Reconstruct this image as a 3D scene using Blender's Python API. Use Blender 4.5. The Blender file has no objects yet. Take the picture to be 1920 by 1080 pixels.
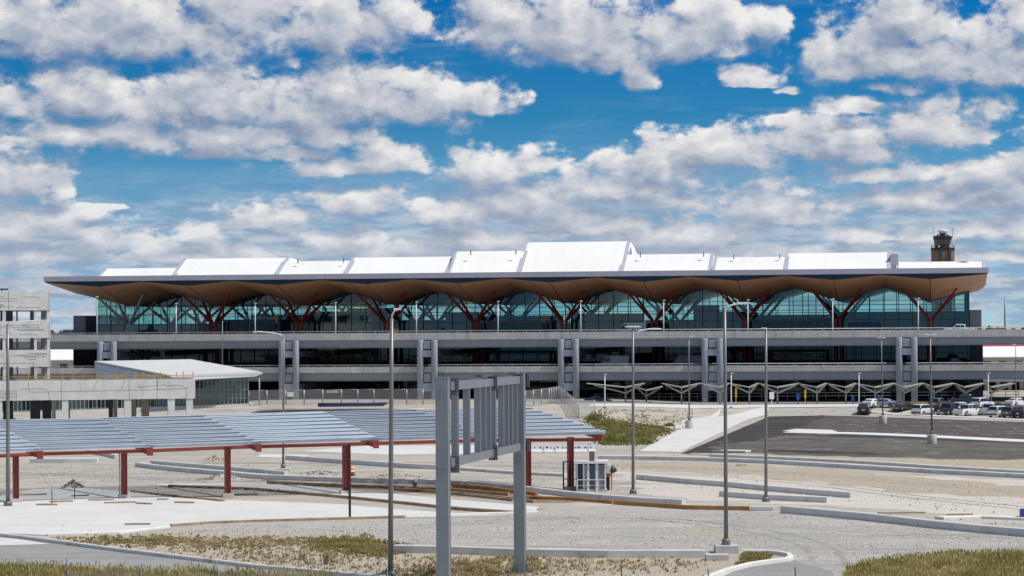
import bpy, bmesh, math, random
from mathutils import Vector, Matrix, Quaternion
random.seed(7)
SC = bpy.context.scene
COL = SC.collection
R = math.radians

# ------------------------------------------------------------------ camera
ZC, FPX, U0, V0 = 14.7, 4800.0, 960.0, 612.0      # eye height (m), focal length in px of a 1920 wide frame, principal point
RS = 0.0062; RC = math.sqrt(1 - RS*RS)            # slight roll of the camera
cam_d = bpy.data.cameras.new('camera'); cam = bpy.data.objects.new('camera', cam_d); COL.objects.link(cam)
cam_d.sensor_width = 36.0; cam_d.lens = FPX/1920*36.0
cam_d.shift_y = (V0-540)/1920.0
cam_d.clip_start = 1.0; cam_d.clip_end = 60000
cam.matrix_world = Matrix(((RC, RS, 0, 0), (0, 0, -1, 0), (-RS, RC, 0, ZC), (0, 0, 0, 1)))
SC.camera = cam

def ray(u, v):
    du, up = u-U0, V0-v
    return Vector(((du*RC+up*RS)/FPX, 1.0, (-du*RS+up*RC)/FPX))
def G(u, v, z=0.0):
    """the point at height z seen at photo pixel (u,v)"""
    r = ray(u, v); k = (z-ZC)/r.z
    return Vector((r.x*k, k, z))
def P(u, v, y):
    """the point at distance y seen at photo pixel (u,v)"""
    r = ray(u, v); return Vector((r.x*y, y, ZC+r.z*y))

# ------------------------------------------------------------------ view, render
SC.view_settings.view_transform = 'Standard'; SC.view_settings.look = 'None'
SC.view_settings.exposure = 0; SC.view_settings.gamma = 1
SC.render.engine = 'CYCLES'
SC.cycles.use_denoising = True
SC.cycles.max_bounces = 8; SC.cycles.transparent_max_bounces = 24
SC.cycles.glossy_bounces = 4; SC.cycles.transmission_bounces = 6
SC.cycles.caustics_reflective = False; SC.cycles.caustics_refractive = False

# ------------------------------------------------------------------ node helper
class NT:
    def __init__(s, tree): s.t = tree; s.n = tree.nodes; s.l = tree.links
    def new(s, typ, **kw):
        nd = s.n.new(typ)
        for k, v in kw.items(): setattr(nd, k, v)
        return nd
    def put(s, sock, v):
        if v is None: return
        if isinstance(v, bpy.types.NodeSocket): s.l.new(v, sock)
        else: sock.default_value = v
    def m(s, op, a, b=None, c=None, clamp=False):
        nd = s.new('ShaderNodeMath', operation=op, use_clamp=clamp)
        for i, v in enumerate((a, b, c)): s.put(nd.inputs[i], v)
        return nd.outputs[0]
    def v(s, op, a, b=None, c=None):
        nd = s.new('ShaderNodeVectorMath', operation=op)
        for i, x in enumerate((a, b, c)):
            if x is not None: s.put(nd.inputs[i], x)
        return nd.outputs['Value'] if op in ('LENGTH', 'DOT_PRODUCT', 'DISTANCE') else nd.outputs[0]
    def xyz(s, x=0.0, y=0.0, z=0.0):
        nd = s.new('ShaderNodeCombineXYZ')
        for i, v in enumerate((x, y, z)): s.put(nd.inputs[i], v)
        return nd.outputs[0]
    def sep(s, v):
        nd = s.new('ShaderNodeSeparateXYZ'); s.put(nd.inputs[0], v); return nd.outputs
    def noise(s, vec, scale=1.0, detail=4.0, rough=0.5, dist=0.0, dim='3D'):
        nd = s.new('ShaderNodeTexNoise', noise_dimensions=dim)
        s.put(nd.inputs['Vector'], vec); nd.inputs['Scale'].default_value = scale
        nd.inputs['Detail'].default_value = detail; nd.inputs['Roughness'].default_value = rough
        nd.inputs['Distortion'].default_value = dist
        return nd.outputs[0], nd.outputs[1]
    def ss(s, x, lo, hi, a=0.0, b=1.0):
        nd = s.new('ShaderNodeMapRange', interpolation_type='SMOOTHSTEP')
        s.put(nd.inputs[0], x)
        for i, v in zip((1, 2, 3, 4), (lo, hi, a, b)): s.put(nd.inputs[i], v)
        return nd.outputs[0]
    def lin(s, x, lo, hi, a=0.0, b=1.0):
        nd = s.new('ShaderNodeMapRange'); s.put(nd.inputs[0], x)
        for i, v in zip((1, 2, 3, 4), (lo, hi, a, b)): s.put(nd.inputs[i], v)
        return nd.outputs[0]
    def mix(s, f, a, b, mode='MIX'):
        nd = s.new('ShaderNodeMix', data_type='RGBA', blend_type=mode)
        s.put(nd.inputs[0], f); s.put(nd.inputs[6], a if not isinstance(a, tuple) else (*a[:3], 1)); s.put(nd.inputs[7], b if not isinstance(b, tuple) else (*b[:3], 1))
        return nd.outputs[2]

# ------------------------------------------------------------------ sun and sky
SUN_EL, SUN_AZ = R(55), R(107)       # azimuth from the view direction towards the right of the photograph
sv = Vector((math.sin(SUN_AZ)*math.cos(SUN_EL), math.cos(SUN_AZ)*math.cos(SUN_EL), math.sin(SUN_EL)))
sun_d = bpy.data.lights.new('sun', 'SUN'); sun_d.energy = 3.9; sun_d.angle = R(0.53); sun_d.color = (1.0, 0.955, 0.875)
sun = bpy.data.objects.new('sun', sun_d); COL.objects.link(sun); sun.location = (200, 200, 300)
sun.rotation_euler = sv.to_track_quat('Z', 'Y').to_euler()

# banks of cumulus: where each heap stands above the horizon.  (azimuth, height of its base) and (half width, rise, sag), hundredths of 1/48 rad
BLOBS = [
 (250,75,330,105,42),(620,60,190,85,45),(735,42,80,52,28),(60,60,150,90,50),(450,25,220,60,90),
 (165,198,120,88,40),(35,200,95,58,26),(400,205,250,80,60),(640,205,220,90,50),(860,205,105,78,15),(775,215,120,60,28),
 (200,262,205,42,20),(420,260,190,45,35),(600,250,140,45,40),(640,318,140,30,10),(715,308,80,44,20),(560,292,110,30,12),(400,292,60,18,10),
 (1080,80,205,108,42),(945,62,90,85,40),(1300,88,165,80,30),(1435,62,52,44,40),(1140,122,85,30,18),(1195,158,40,48,28),(1090,115,60,25,12),
 (1405,170,54,42,6),(1475,182,26,14,5),
 (1680,138,170,130,36),(1860,140,140,100,40),(1580,142,80,55,22),(1690,60,85,75,40),(1905,60,60,55,40),(1600,215,60,26,9),(1660,180,60,14,8),
 (1760,265,150,68,30),(1560,275,200,52,50),(1350,292,180,52,40),(1240,310,150,30,40),(1870,345,130,60,16),(1640,338,160,25,16),
 (920,328,105,46,20),(1010,312,60,30,20),
 (40,348,108,62,28),(122,352,36,50,18),(195,384,50,8,6),
 (680,388,105,44,18),(860,398,120,38,22),(1000,388,150,60,45),(1150,362,170,50,45),(500,424,84,46,14),(640,458,115,34,16),(900,452,150,38,26),(1100,424,190,40,26),
 (1445,420,138,70,14),(1440,402,62,55,18),(1300,442,190,30,16),(1250,474,200,34,14),(1750,392,190,46,20),(1885,382,120,38,20),(1620,452,110,24,12),(1722,458,58,26,12),(1860,444,150,28,12),
 (360,438,66,26,12),(80,432,150,58,16),(180,447,76,42,14),(15,432,70,42,20),(100,474,200,22,14),(100,532,200,20,12),(330,482,150,20,8),(560,500,220,18,9),(255,458,150,24,14),(430,474,150,24,14),(790,474,170,26,16),(1500,482,200,20,12),(1850,490,150,20,12),(20,495,140,22,14),(60,578,160,16,12),
 (1000,500,300,18,9),
]

def make_world():
    w = bpy.data.worlds.new('World'); SC.world = w; w.use_nodes = True
    k = NT(w.node_tree); k.n.clear()
    out = k.new('ShaderNodeOutputWorld')
    tc = k.new('ShaderNodeTexCoord'); dirv = tc.outputs['Generated']
    s = k.sep(dirv)
    sky = k.new('ShaderNodeTexSky', sky_type='NISHITA'); sky.sun_disc = False
    sky.sun_elevation = SUN_EL; sky.sun_rotation = SUN_AZ
    sky.altitude = 300; sky.air_density = 1.0; sky.dust_density = 0.6; sky.ozone_density = 1.6
    zz = k.m('ADD', k.m('MULTIPLY', k.m('MAXIMUM', s[2], 0.0), SKY_LIFT[0]), SKY_LIFT[1])
    k.put(sky.inputs['Vector'], k.v('NORMALIZE', k.xyz(s[0], s[1], zz)))
    hsv = k.new('ShaderNodeHueSaturation'); hsv.inputs['Saturation'].default_value = SKY_SAT; hsv.inputs['Value'].default_value = SKY_VAL
    k.put(hsv.inputs['Color'], sky.outputs[0])
    U = k.m('MULTIPLY', k.m('ARCTAN2', s[0], s[1]), 48.0)
    V = k.m('MULTIPLY', s[2], 48.0)
    tr = k.new('ShaderNodeValToRGB'); k.put(tr.inputs[0], k.m('DIVIDE', V, 6.4)); cr = tr.color_ramp
    cr.elements[0].position = 0.05; cr.elements[0].color = (0.72, 1.0, 0.80, 1); cr.elements[1].position = 0.92; cr.elements[1].color = (0.045, 0.70, 0.80, 1)
    for pos, c in ((0.45, (0.98, 1.12, 0.84, 1)), (0.62, (0.36, 0.90, 0.78, 1))): e = cr.elements.new(pos); e.color = c
    blue = k.v('SCALE', k.mix(1.0, hsv.outputs[0], tr.outputs[0], 'MULTIPLY')); blue.node.inputs['Scale'].default_value = 1.68
    plain = k.mix(1.0, hsv.outputs[0], (0.80, 1.02, 1.0), 'MULTIPLY')
    nv = k.m('MULTIPLY', k.m('POWER', k.m('MAXIMUM', V, 0.02), 0.75), 3.0)      # far clouds lie closer together in height
    nu = k.m('MULTIPLY', U, 1.05)
    nc = k.xyz(nu, nv, 0.0)
    warp = k.v('MULTIPLY', k.v('SUBTRACT', k.noise(nc, 0.9, 3, 0.55, dim='2D')[1], (0.5, 0.5, 0.5)), (0.7, 0.34, 0.34))
    p3 = k.v('ADD', k.xyz(U, V, V), k.v('MULTIPLY', warp, (1, 1, 0)))
    ps = k.sep(p3); p3 = k.xyz(ps[0], ps[1], ps[1])
    jit = k.v('MULTIPLY', k.v('SUBTRACT', k.noise(nc, 2.6, 3, 0.6, dim='2D')[1], (0.5, 0.5, 0.5)), (0.42, 0.42, 0))
    def tex(c):
        n1 = k.noise(c, 0.75, 8, 0.55, 0.15, dim='2D')[0]
        vo = k.new('ShaderNodeTexVoronoi', feature='F1', voronoi_dimensions='2D')
        k.put(vo.inputs['Vector'], k.v('ADD', c, jit))
        vo.inputs['Scale'].default_value = 1.25; vo.inputs['Detail'].default_value = 1.0; vo.inputs['Roughness'].default_value = 0.5
        return k.m('ADD', k.m('MULTIPLY', k.m('SUBTRACT', n1, 0.5), CL_N), k.m('MULTIPLY', k.m('SUBTRACT', 0.42, vo.outputs['Distance']), CL_P))
    t0 = tex(nc); t1 = tex(k.v('ADD', nc, (0.20, 0.40, 0)))
    fine = k.noise(nc, 4.0, 5, 0.6, dim='2D')[0]
    # thin far stratus close to the horizon, and high veils
    lown = k.noise(k.xyz(k.m('MULTIPLY', U, 0.5), k.m('MULTIPLY', V, 3.3), 0.0), 1.0, 6, 0.56, 0.3, dim='2D')[0]
    lowm = k.m('MULTIPLY', k.ss(lown, 0.30, 0.56, 0.45, 1.0), k.ss(V, 1.5, 3.2, 0.95, 0.0))
    lowc = k.mix(k.ss(k.noise(k.xyz(U, k.m('MULTIPLY', V, 4.6), 3.0), 1.2, 5, 0.58, dim='2D')[0], 0.36, 0.64), (3.0, 3.9, 5.2), (5.4, 5.9, 6.6))
    cir = k.noise(k.xyz(k.m('MULTIPLY', U, 0.28), k.m('MULTIPLY', V, 1.9), 7.0), 1.0, 5, 0.6, 0.6, dim='2D')[0]
    veil = k.mix(k.ss(cir, 0.50, 0.80, 0.0, 0.12), blue, (5.2, 6.2, 7.4))
    back = k.mix(lowm, veil, lowc)
    air = k.ss(V, 0.0, 3.4, 0.42, 0.0)
    def bg(col):
        nd = k.new('ShaderNodeBackground'); nd.inputs[1].default_value = 0.1; k.put(nd.inputs[0], col); return nd.outputs[0]
    def sel(fac, a, b):
        nd = k.new('ShaderNodeMixShader'); k.put(nd.inputs[0], fac); k.l.new(a, nd.inputs[1]); k.l.new(b, nd.inputs[2]); return nd.outputs[0]
    def macro_group(u0, u1, v0, v1):
        t = bpy.data.node_groups.new('cloud_heaps', 'ShaderNodeTree')
        t.interface.new_socket('P', in_out='INPUT', socket_type='NodeSocketVector')
        t.interface.new_socket('F', in_out='OUTPUT', socket_type='NodeSocketFloat')
        k = NT(t); pt = k.new('NodeGroupInput').outputs[0]; go = k.new('NodeGroupOutput')
        d = None
        for (cx, cy, a, bt, bb) in BLOBS:
            u, v = (cx-960)/100, (612-cy)/100; a, bt, bb = a/100, bt/100, bb/100
            if u+1.7*a+0.3 < u0 or u-1.7*a-0.3 > u1 or v+1.7*bt+0.3 < v0 or v-1.7*bb-0.8 > v1: continue
            e = k.v('LENGTH', k.v('MAXIMUM', k.v('MULTIPLY_ADD', pt, (1/a, 1/bt, -1/bb), (-u/a, -v/bt, v/bb)), (-99, 0, 0)))
            d = e if d is None else k.m('SMOOTH_MIN', d, e, 0.10)
        k.put(go.inputs[0], k.m('SUBTRACT', 1.0+CL_B, d if d is not None else 3.0))
        return t
    def clouds(u0, u1, v0, v1):
        t = macro_group(u0, u1, v0, v1)
        def macro(pt):
            nd = k.new('ShaderNodeGroup'); nd.node_tree = t; k.put(nd.inputs[0], pt); return nd.outputs[0]
        m0 = macro(p3); m2 = macro(k.v('ADD', p3, (0.14, 0.34, 0.34)))
        f0 = k.m('ADD', k.m('ADD', m0, t0), k.m('MULTIPLY', k.m('SUBTRACT', fine, 0.5), 0.55))
        rel = k.lin(k.m('ADD', k.m('SUBTRACT', t1, t0), k.m('MULTIPLY', k.m('SUBTRACT', m2, m0), 0.55)), -0.62, 0.52, 1.0, 0.0)    # faces turned up to the light
        occ = k.lin(k.m('ADD', m2, k.m('MULTIPLY', t1, 0.9)), -0.45, 1.25, 1.0, 0.0)                  # cloud standing above shades
        lit = k.m('ADD', k.m('MULTIPLY', rel, 0.56), k.m('MULTIPLY', occ, 0.56))
        lit = k.m('ADD', lit, k.m('MULTIPLY', k.m('SUBTRACT', fine, 0.5), 0.34))
        lit = k.lin(lit, 0.12, 1.0)
        dens = k.ss(f0, -0.02, k.lin(lit, 0.15, 0.75, 0.95, 0.42))        # crisp heads, soft bases
        cc = k.new('ShaderNodeValToRGB'); k.put(cc.inputs[0], lit)
        cr = cc.color_ramp; cr.elements[0].position = 0.0; cr.elements[0].color = (2.8, 3.3, 4.5, 1)
        cr.elements[1].position = 1.0; cr.elements[1].color = (8.7, 8.6, 8.5, 1)
        for pos, c in ((0.35, (4.3, 4.75, 5.65, 1)), (0.66, (6.2, 6.35, 6.75, 1))):
            e = cr.elements.new(pos); e.color = c
        ccol = k.mix(air, cc.outputs[0], (4.0, 4.8, 6.1))      # air between here and the low far clouds
        return bg(k.mix(k.m('MULTIPLY', dens, k.ss(V, 0.0, 2.2, 0.75, 0.98)), back, ccol))
    # the banks are split over tiles of sky so that each point only weighs the heaps near it
    us = [-99, -6.6, -3.6, -0.8, 2.2, 5.6, 99]; vs = [-0.3, 2.6, 99]
    def row(v0, v1):
        o = clouds(us[0], us[1], v0, v1)
        for i in range(1, len(us)-1):
            o = sel(k.m('GREATER_THAN', U, us[i]), o, clouds(us[i], us[i+1], v0, v1))
        return o
    field = sel(k.m('GREATER_THAN', V, vs[1]), row(vs[0], vs[1]), row(vs[1], vs[2]))
    # above and beside the banks in view: broken cloud of the same kind, kept simple
    hi = k.noise(dirv, 5.0, 3, 0.55)[0]
    simple = bg(k.mix(k.ss(hi, 0.45, 0.60, 0.0, 0.8), plain, (5.8, 6.0, 6.4)))
    near = k.m('MULTIPLY', k.m('LESS_THAN', k.m('ABSOLUTE', U), 16.0), k.m('MULTIPLY', k.m('GREATER_THAN', V, -0.2), k.m('LESS_THAN', V, 9.0)))
    k.l.new(sel(near, simple, field), out.inputs[0])
    w.cycles.sampling_method = 'MANUAL'; w.cycles.sample_map_resolution = 512
CL_N, CL_P, CL_B = 1.35, 0.50, 0.34
SKY_LIFT = (6.0, 0.16)
SKY_SAT, SKY_VAL, SKY_TINT = 1.30, 1.12, (0.62, 1.08, 1.06)
make_world()
# ------------------------------------------------------------------ materials
def _base(name):
    m = bpy.data.materials.new(name); m.use_nodes = True
    k = NT(m.node_tree); k.n.clear()
    out = k.new('ShaderNodeOutputMaterial'); b = k.new('ShaderNodeBsdfPrincipled')
    k.l.new(b.outputs[0], out.inputs[0])
    return m, k, b, out
def mat(name, col, rough=0.6, metal=0.0, var=0.12, scale=0.8, bump=0.0, bscale=8.0, spec=0.4, stain=None, streak=None, world=False):
    """plain surface with soft mottling, optional stains (colour, scale, threshold), vertical streaks and bump"""
    m, k, b, out = _base(name)
    if world: p = k.new('ShaderNodeNewGeometry').outputs['Position']
    else: p = k.new('ShaderNodeTexCoord').outputs['Object']
    n = k.noise(p, scale, 6, 0.6)[0]
    f = k.lin(n, 0.25, 0.75, 1-var, 1+var)
    c = k.v('SCALE', None); nd = c.node; k.put(nd.inputs[0], (col[0], col[1], col[2])); k.put(nd.inputs['Scale'], f); c = nd.outputs[0]
    if stain:
        sc, sscale, th = stain
        c = k.mix(k.ss(k.noise(p, sscale, 7, 0.62)[0], th, th+0.16), c, sc)
    if streak:
        sc, am = streak
        q = k.v('MULTIPLY', p, (1.6, 1.6, 0.12))
        c = k.mix(k.ss(k.noise(q, 1.6, 5, 0.65)[0], 0.5, 0.75, 0.0, am), c, sc)
    k.put(b.inputs['Base Color'], c)
    b.inputs['Roughness'].default_value = rough; b.inputs['Metallic'].default_value = metal
    b.inputs['Specular IOR Level'].default_value = spec
    if bump:
        bp = k.new('ShaderNodeBump'); bp.inputs['Strength'].default_value = bump; bp.inputs['Distance'].default_value = 0.05
        k.put(bp.inputs['Height'], k.noise(p, bscale, 5, 0.6)[0]); k.l.new(bp.outputs[0], b.inputs['Normal'])
    return m
M = {}
def roof_membrane():
    """white standing seam sheet: a faint seam every 0.6 m, wider joints, slight soiling"""
    m, k, b, out = _base('roof_white')
    p = k.new('ShaderNodeTexCoord').outputs['Object']; s = k.sep(p)
    c = k.mix(k.ss(k.noise(p, 0.10, 5, 0.6)[0], 0.35, 0.7), (0.87, 0.855, 0.82), (0.82, 0.805, 0.77))
    c = k.mix(k.m('MULTIPLY', k.m('LESS_THAN', k.m('FRACT', k.m('MULTIPLY', s[0], 0.5)), 0.07), 0.08), c, (0.45, 0.45, 0.47))
    q = k.v('MULTIPLY', p, (1.3, 0.08, 0.08)); c = k.mix(k.ss(k.noise(q, 1.0, 5, 0.65)[0], 0.52, 0.75, 0.0, 0.22), c, (0.55, 0.54, 0.52))
    k.put(b.inputs['Base Color'], c); b.inputs['Roughness'].default_value = 0.5
    return m
M['roof_white'] = roof_membrane()
M['fascia'] = mat('fascia_panel', (0.47, 0.46, 0.52), 0.35, 0.0, var=0.05, scale=0.3)
M['navy'] = mat('navy_flashing', (0.022, 0.045, 0.075), 0.6, var=0.1, spec=0.12)
M['red_steel'] = mat('red_steel', (0.27, 0.032, 0.024), 0.45, var=0.15, scale=1.5)
M['silver_steel'] = mat('silver_steel', (0.42, 0.44, 0.46), 0.45, 0.3, var=0.1, scale=1.5)
M['dark'] = mat('dark_metal', (0.018, 0.02, 0.024), 0.5, var=0.1)
M['mullion'] = mat('mullion_metal', (0.03, 0.045, 0.055), 0.4, 0.2, var=0.1)
M['girder'] = mat('girder_paint', (0.30, 0.315, 0.335), 0.5, var=0.05, scale=0.25, streak=((0.17, 0.18, 0.19), 0.35))
M['pier'] = mat('pier_paint', (0.33, 0.36, 0.41), 0.5, var=0.05, scale=0.4, streak=((0.22, 0.24, 0.27), 0.3))
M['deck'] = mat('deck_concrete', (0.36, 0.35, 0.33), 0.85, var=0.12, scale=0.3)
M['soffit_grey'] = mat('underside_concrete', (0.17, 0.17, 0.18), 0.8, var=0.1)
M['galv'] = mat('galvanised_steel', (0.40, 0.42, 0.44), 0.42, 0.45, var=0.14, scale=1.2)
M['gantry'] = mat('gantry_steel', (0.27, 0.295, 0.32), 0.42, 0.55, var=0.12, scale=0.9, bump=0.04, bscale=5)
M['gantry_dark'] = mat('splice_steel', (0.12, 0.13, 0.15), 0.5, 0.5, var=0.2, scale=6)
M['pole'] = mat('pole_paint', (0.21, 0.205, 0.20), 0.4, 0.35, var=0.08, scale=0.6)
M['white_paint'] = mat('white_paint', (0.78, 0.78, 0.77), 0.4, var=0.05)
M['lens'] = mat('lamp_lens', (0.72, 0.70, 0.62), 0.25, var=0.05)
M['core'] = mat('core_panel', (0.20, 0.20, 0.23), 0.5, var=0.06, scale=0.4)
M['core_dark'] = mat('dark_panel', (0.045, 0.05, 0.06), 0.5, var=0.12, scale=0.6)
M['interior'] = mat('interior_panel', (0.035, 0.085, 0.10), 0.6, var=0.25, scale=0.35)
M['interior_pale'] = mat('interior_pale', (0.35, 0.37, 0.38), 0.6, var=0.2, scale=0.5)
M['silhouette_steel'] = mat('silhouette_steel', (0.05, 0.085, 0.095), 0.5, var=0.1)  # shade put into the colour: the hall's inner columns stand as dark silhouettes
M['slate'] = mat('slate_membrane', (0.15, 0.18, 0.23), 0.6, var=0.2, scale=0.5)
M['roof_grey'] = mat('pavilion_membrane', (0.60, 0.595, 0.58), 0.6, var=0.08, scale=0.3)
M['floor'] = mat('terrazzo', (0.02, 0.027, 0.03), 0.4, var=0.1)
M['yellow'] = mat('yellow_paint', (0.55, 0.36, 0.03), 0.5, var=0.15)
M['orange'] = mat('orange_plastic', (0.70, 0.16, 0.02), 0.5, var=0.1)
M['blue'] = mat('blue_plastic', (0.02, 0.06, 0.30), 0.45, var=0.1)
M['blue_board'] = mat('blue_board', (0.06, 0.14, 0.30), 0.6, var=0.3, scale=0.6)
M['red_roof'] = mat('red_roof', (0.48, 0.03, 0.03), 0.5, var=0.1)
M['beige'] = mat('beige_wall', (0.45, 0.40, 0.33), 0.8, var=0.1)
M['brown_panel'] = mat('brown_panel', (0.20, 0.125, 0.085), 0.6, var=0.08, scale=0.4)
M['kerb'] = mat('kerb_concrete', (0.60, 0.595, 0.575), 0.85, var=0.14, scale=0.9, bump=0.25, bscale=3, stain=((0.38, 0.35, 0.31), 0.6, 0.58), world=True)
M['kerb_white'] = mat('kerb_new', (0.70, 0.69, 0.66), 0.85, var=0.10, scale=0.7, stain=((0.45, 0.41, 0.35), 0.5, 0.60), world=True)
M['block'] = mat('footing_concrete', (0.52, 0.51, 0.49), 0.85, var=0.12, scale=1.2, bump=0.15, stain=((0.3, 0.28, 0.25), 1.4, 0.6))
M['timber'] = mat('form_timber', (0.36, 0.255, 0.155), 0.8, var=0.35, scale=0.9, stain=((0.10, 0.07, 0.045), 0.8, 0.55), world=True)
M['timber_orange'] = mat('new_timber', (0.44, 0.22, 0.08), 0.8, var=0.35, scale=0.7, stain=((0.14, 0.085, 0.05), 0.8, 0.55), world=True)
M['maroon'] = mat('maroon_primer', (0.30, 0.065, 0.05), 0.5, var=0.14, scale=1.3)
M['maroon_dark'] = mat('maroon_dark', (0.085, 0.014, 0.012), 0.5, var=0.14, scale=1.3)
def stone_mat():
    m, k, b, out = _base('stone')
    r = k.new('ShaderNodeNewGeometry').outputs['Random Per Island']
    c = k.new('ShaderNodeValToRGB'); k.put(c.inputs[0], r); cr = c.color_ramp
    cr.elements[0].color = (0.30, 0.28, 0.255, 1); cr.elements[1].color = (0.56, 0.53, 0.485, 1)
    e = cr.elements.new(0.4); e.color = (0.44, 0.41, 0.37, 1)
    k.put(b.inputs['Base Color'], c.outputs[0]); b.inputs['Roughness'].default_value = 0.9; b.inputs['Specular IOR Level'].default_value = 0.2
    return m
M['stone'] = stone_mat()
M['tyre'] = mat('tyre_rubber', (0.015, 0.015, 0.016), 0.85, var=0.15)
M['rim'] = mat('wheel_alloy', (0.45, 0.46, 0.47), 0.3, 0.8, var=0.1)
M['tail'] = mat('tail_lamp', (0.35, 0.012, 0.012), 0.2, var=0.05)
M['head'] = mat('head_lamp', (0.75, 0.76, 0.78), 0.15, var=0.03)
M['car_glass'] = mat('car_glass', (0.012, 0.016, 0.02), 0.06, var=0.05, spec=0.9)
M['trim'] = mat('black_trim', (0.02, 0.02, 0.022), 0.55, var=0.1)

def paint(name, col, metal=0.0):
    m, k, b, out = _base(name)
    b.inputs['Base Color'].default_value = (*col, 1); b.inputs['Roughness'].default_value = 0.32; b.inputs['Metallic'].default_value = metal
    b.inputs['Coat Weight'].default_value = 0.6; b.inputs['Coat Roughness'].default_value = 0.06
    p = k.new('ShaderNodeTexCoord').outputs['Object']
    c = k.mix(k.ss(k.noise(p, 2.0, 4, 0.6)[0], 0.4, 0.8, 0.0, 0.25), col, tuple(0.8*x+0.05 for x in col)); k.put(b.inputs['Base Color'], c)
    return m

def textured_parapet():
    """precast parapet: form liner of fine upright ribs over the upper part of the face"""
    m, k, b, out = _base('parapet_concrete')
    p = k.new('ShaderNodeTexCoord').outputs['Object']; s = k.sep(p)
    n = k.noise(p, 0.35, 6, 0.6)[0]
    c = k.mix(k.ss(n, 0.3, 0.7), (0.64, 0.62, 0.59), (0.77, 0.75, 0.71))
    br = k.new('ShaderNodeTexBrick'); k.put(br.inputs['Vector'], k.xyz(s[0], s[2], 0.0))
    br.inputs['Color1'].default_value = (1, 1, 1, 1); br.inputs['Color2'].default_value = (0.86, 0.86, 0.86, 1); br.inputs['Mortar'].default_value = (0.42, 0.41, 0.40, 1)
    br.inputs['Scale'].default_value = 1.0; br.inputs['Brick Width'].default_value = 0.62; br.inputs['Row Height'].default_value = 0.30; br.inputs['Mortar Size'].default_value = 0.045
    patch = k.ss(k.noise(k.xyz(k.m('MULTIPLY', s[0], 0.06), 0.0, 0.0), 1.0, 2, 0.5)[0], 0.36, 0.44)
    f = k.m('MULTIPLY', patch, 0.75)
    c = k.mix(f, c, k.mix(1.0, c, br.outputs[0], 'MULTIPLY'))
    c = k.mix(k.ss(k.noise(k.v('MULTIPLY', p, (1.2, 1.2, 0.1)), 1.0, 5, 0.6)[0], 0.52, 0.75, 0, 0.45), c, (0.24, 0.23, 0.22))
    k.put(b.inputs['Base Color'], c); b.inputs['Roughness'].default_value = 0.85; b.inputs['Specular IOR Level'].default_value = 0.3
    return m
M['parapet'] = textured_parapet()

def garage_concrete():
    m, k, b, out = _base('garage_concrete')
    p = k.new('ShaderNodeTexCoord').outputs['Object']; s = k.sep(p)
    n = k.noise(p, 0.5, 6, 0.62)[0]
    c = k.mix(k.ss(n, 0.3, 0.7), (0.62, 0.615, 0.60), (0.74, 0.735, 0.72))
    c = k.mix(k.ss(k.noise(k.v('MULTIPLY', p, (1.5, 1.5, 0.1)), 1.0, 5, 0.62)[0], 0.55, 0.8, 0, 0.6), c, (0.36, 0.36, 0.36))
    k.put(b.inputs['Base Color'], c); b.inputs['Roughness'].default_value = 0.85; b.inputs['Specular IOR Level'].default_value = 0.3
    bp = k.new('ShaderNodeBump'); bp.inputs['Strength'].default_value = 0.12; bp.inputs['Distance'].default_value = 0.03
    k.put(bp.inputs['Height'], k.noise(p, 4.0, 4, 0.6)[0]); k.l.new(bp.outputs[0], b.inputs['Normal'])
    return m
M['garage'] = garage_concrete()
M['reveal'] = mat('recessed_joint', (0.13, 0.13, 0.13), 0.9, var=0.1)

def soffit_wood():
    m, k, b, out = _base('soffit_timber')
    p = k.new('ShaderNodeTexCoord').outputs['Object']; s = k.sep(p)
    board = k.m('FLOOR', k.m('MULTIPLY', s[1], 2.2))
    n = k.noise(k.xyz(k.m('MULTIPLY', s[0], 0.12), k.m('MULTIPLY', board, 3.7), 0.0), 1.5, 4, 0.6)[0]
    c = k.mix(k.ss(n, 0.28, 0.72), (0.46, 0.235, 0.125), (0.58, 0.32, 0.185))
    gap = k.m('LESS_THAN', k.m('FRACT', k.m('MULTIPLY', s[1], 2.2)), 0.08)
    c = k.mix(k.m('MULTIPLY', gap, 0.5), c, (0.07, 0.04, 0.025))
    k.put(b.inputs['Base Color'], c); b.inputs['Roughness'].default_value = 0.5
    return m
M['wood'] = soffit_wood()

def glass(name, tint, refl=0.12, rough=0.02, body=None, bodyf=0.0):
    """thin architectural glass: tinted view through plus mirror of the sky"""
    m, k, b, out = _base(name); k.n.remove(b)
    tr = k.new('ShaderNodeBsdfTransparent'); tr.inputs[0].default_value = (*tint, 1)
    gl = k.new('ShaderNodeBsdfGlossy'); gl.inputs['Roughness'].default_value = rough; gl.inputs['Color'].default_value = (0.75, 0.92, 0.95, 1)
    p = k.new('ShaderNodeTexCoord').outputs['Object']
    bp = k.new('ShaderNodeBump'); bp.inputs['Strength'].default_value = 0.05; bp.inputs['Distance'].default_value = 0.05
    k.put(bp.inputs['Height'], k.noise(p, 0.5, 2, 0.5)[0]); k.l.new(bp.outputs[0], gl.inputs['Normal'])
    fr = k.new('ShaderNodeFresnel'); fr.inputs[0].default_value = 1.5
    f = k.m('ADD', k.m('MULTIPLY', fr.outputs[0], 0.8), refl, clamp=True)
    mx = k.new('ShaderNodeMixShader'); k.put(mx.inputs[0], f); k.l.new(tr.outputs[0], mx.inputs[1]); k.l.new(gl.outputs[0], mx.inputs[2])
    last = mx.outputs[0]
    if body:
        df = k.new('ShaderNodeBsdfDiffuse'); df.inputs[0].default_value = (*body, 1)
        m2 = k.new('ShaderNodeMixShader'); m2.inputs[0].default_value = bodyf; k.l.new(last, m2.inputs[1]); k.l.new(df.outputs[0], m2.inputs[2]); last = m2.outputs[0]
    k.l.new(last, out.inputs[0])
    return m
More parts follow.
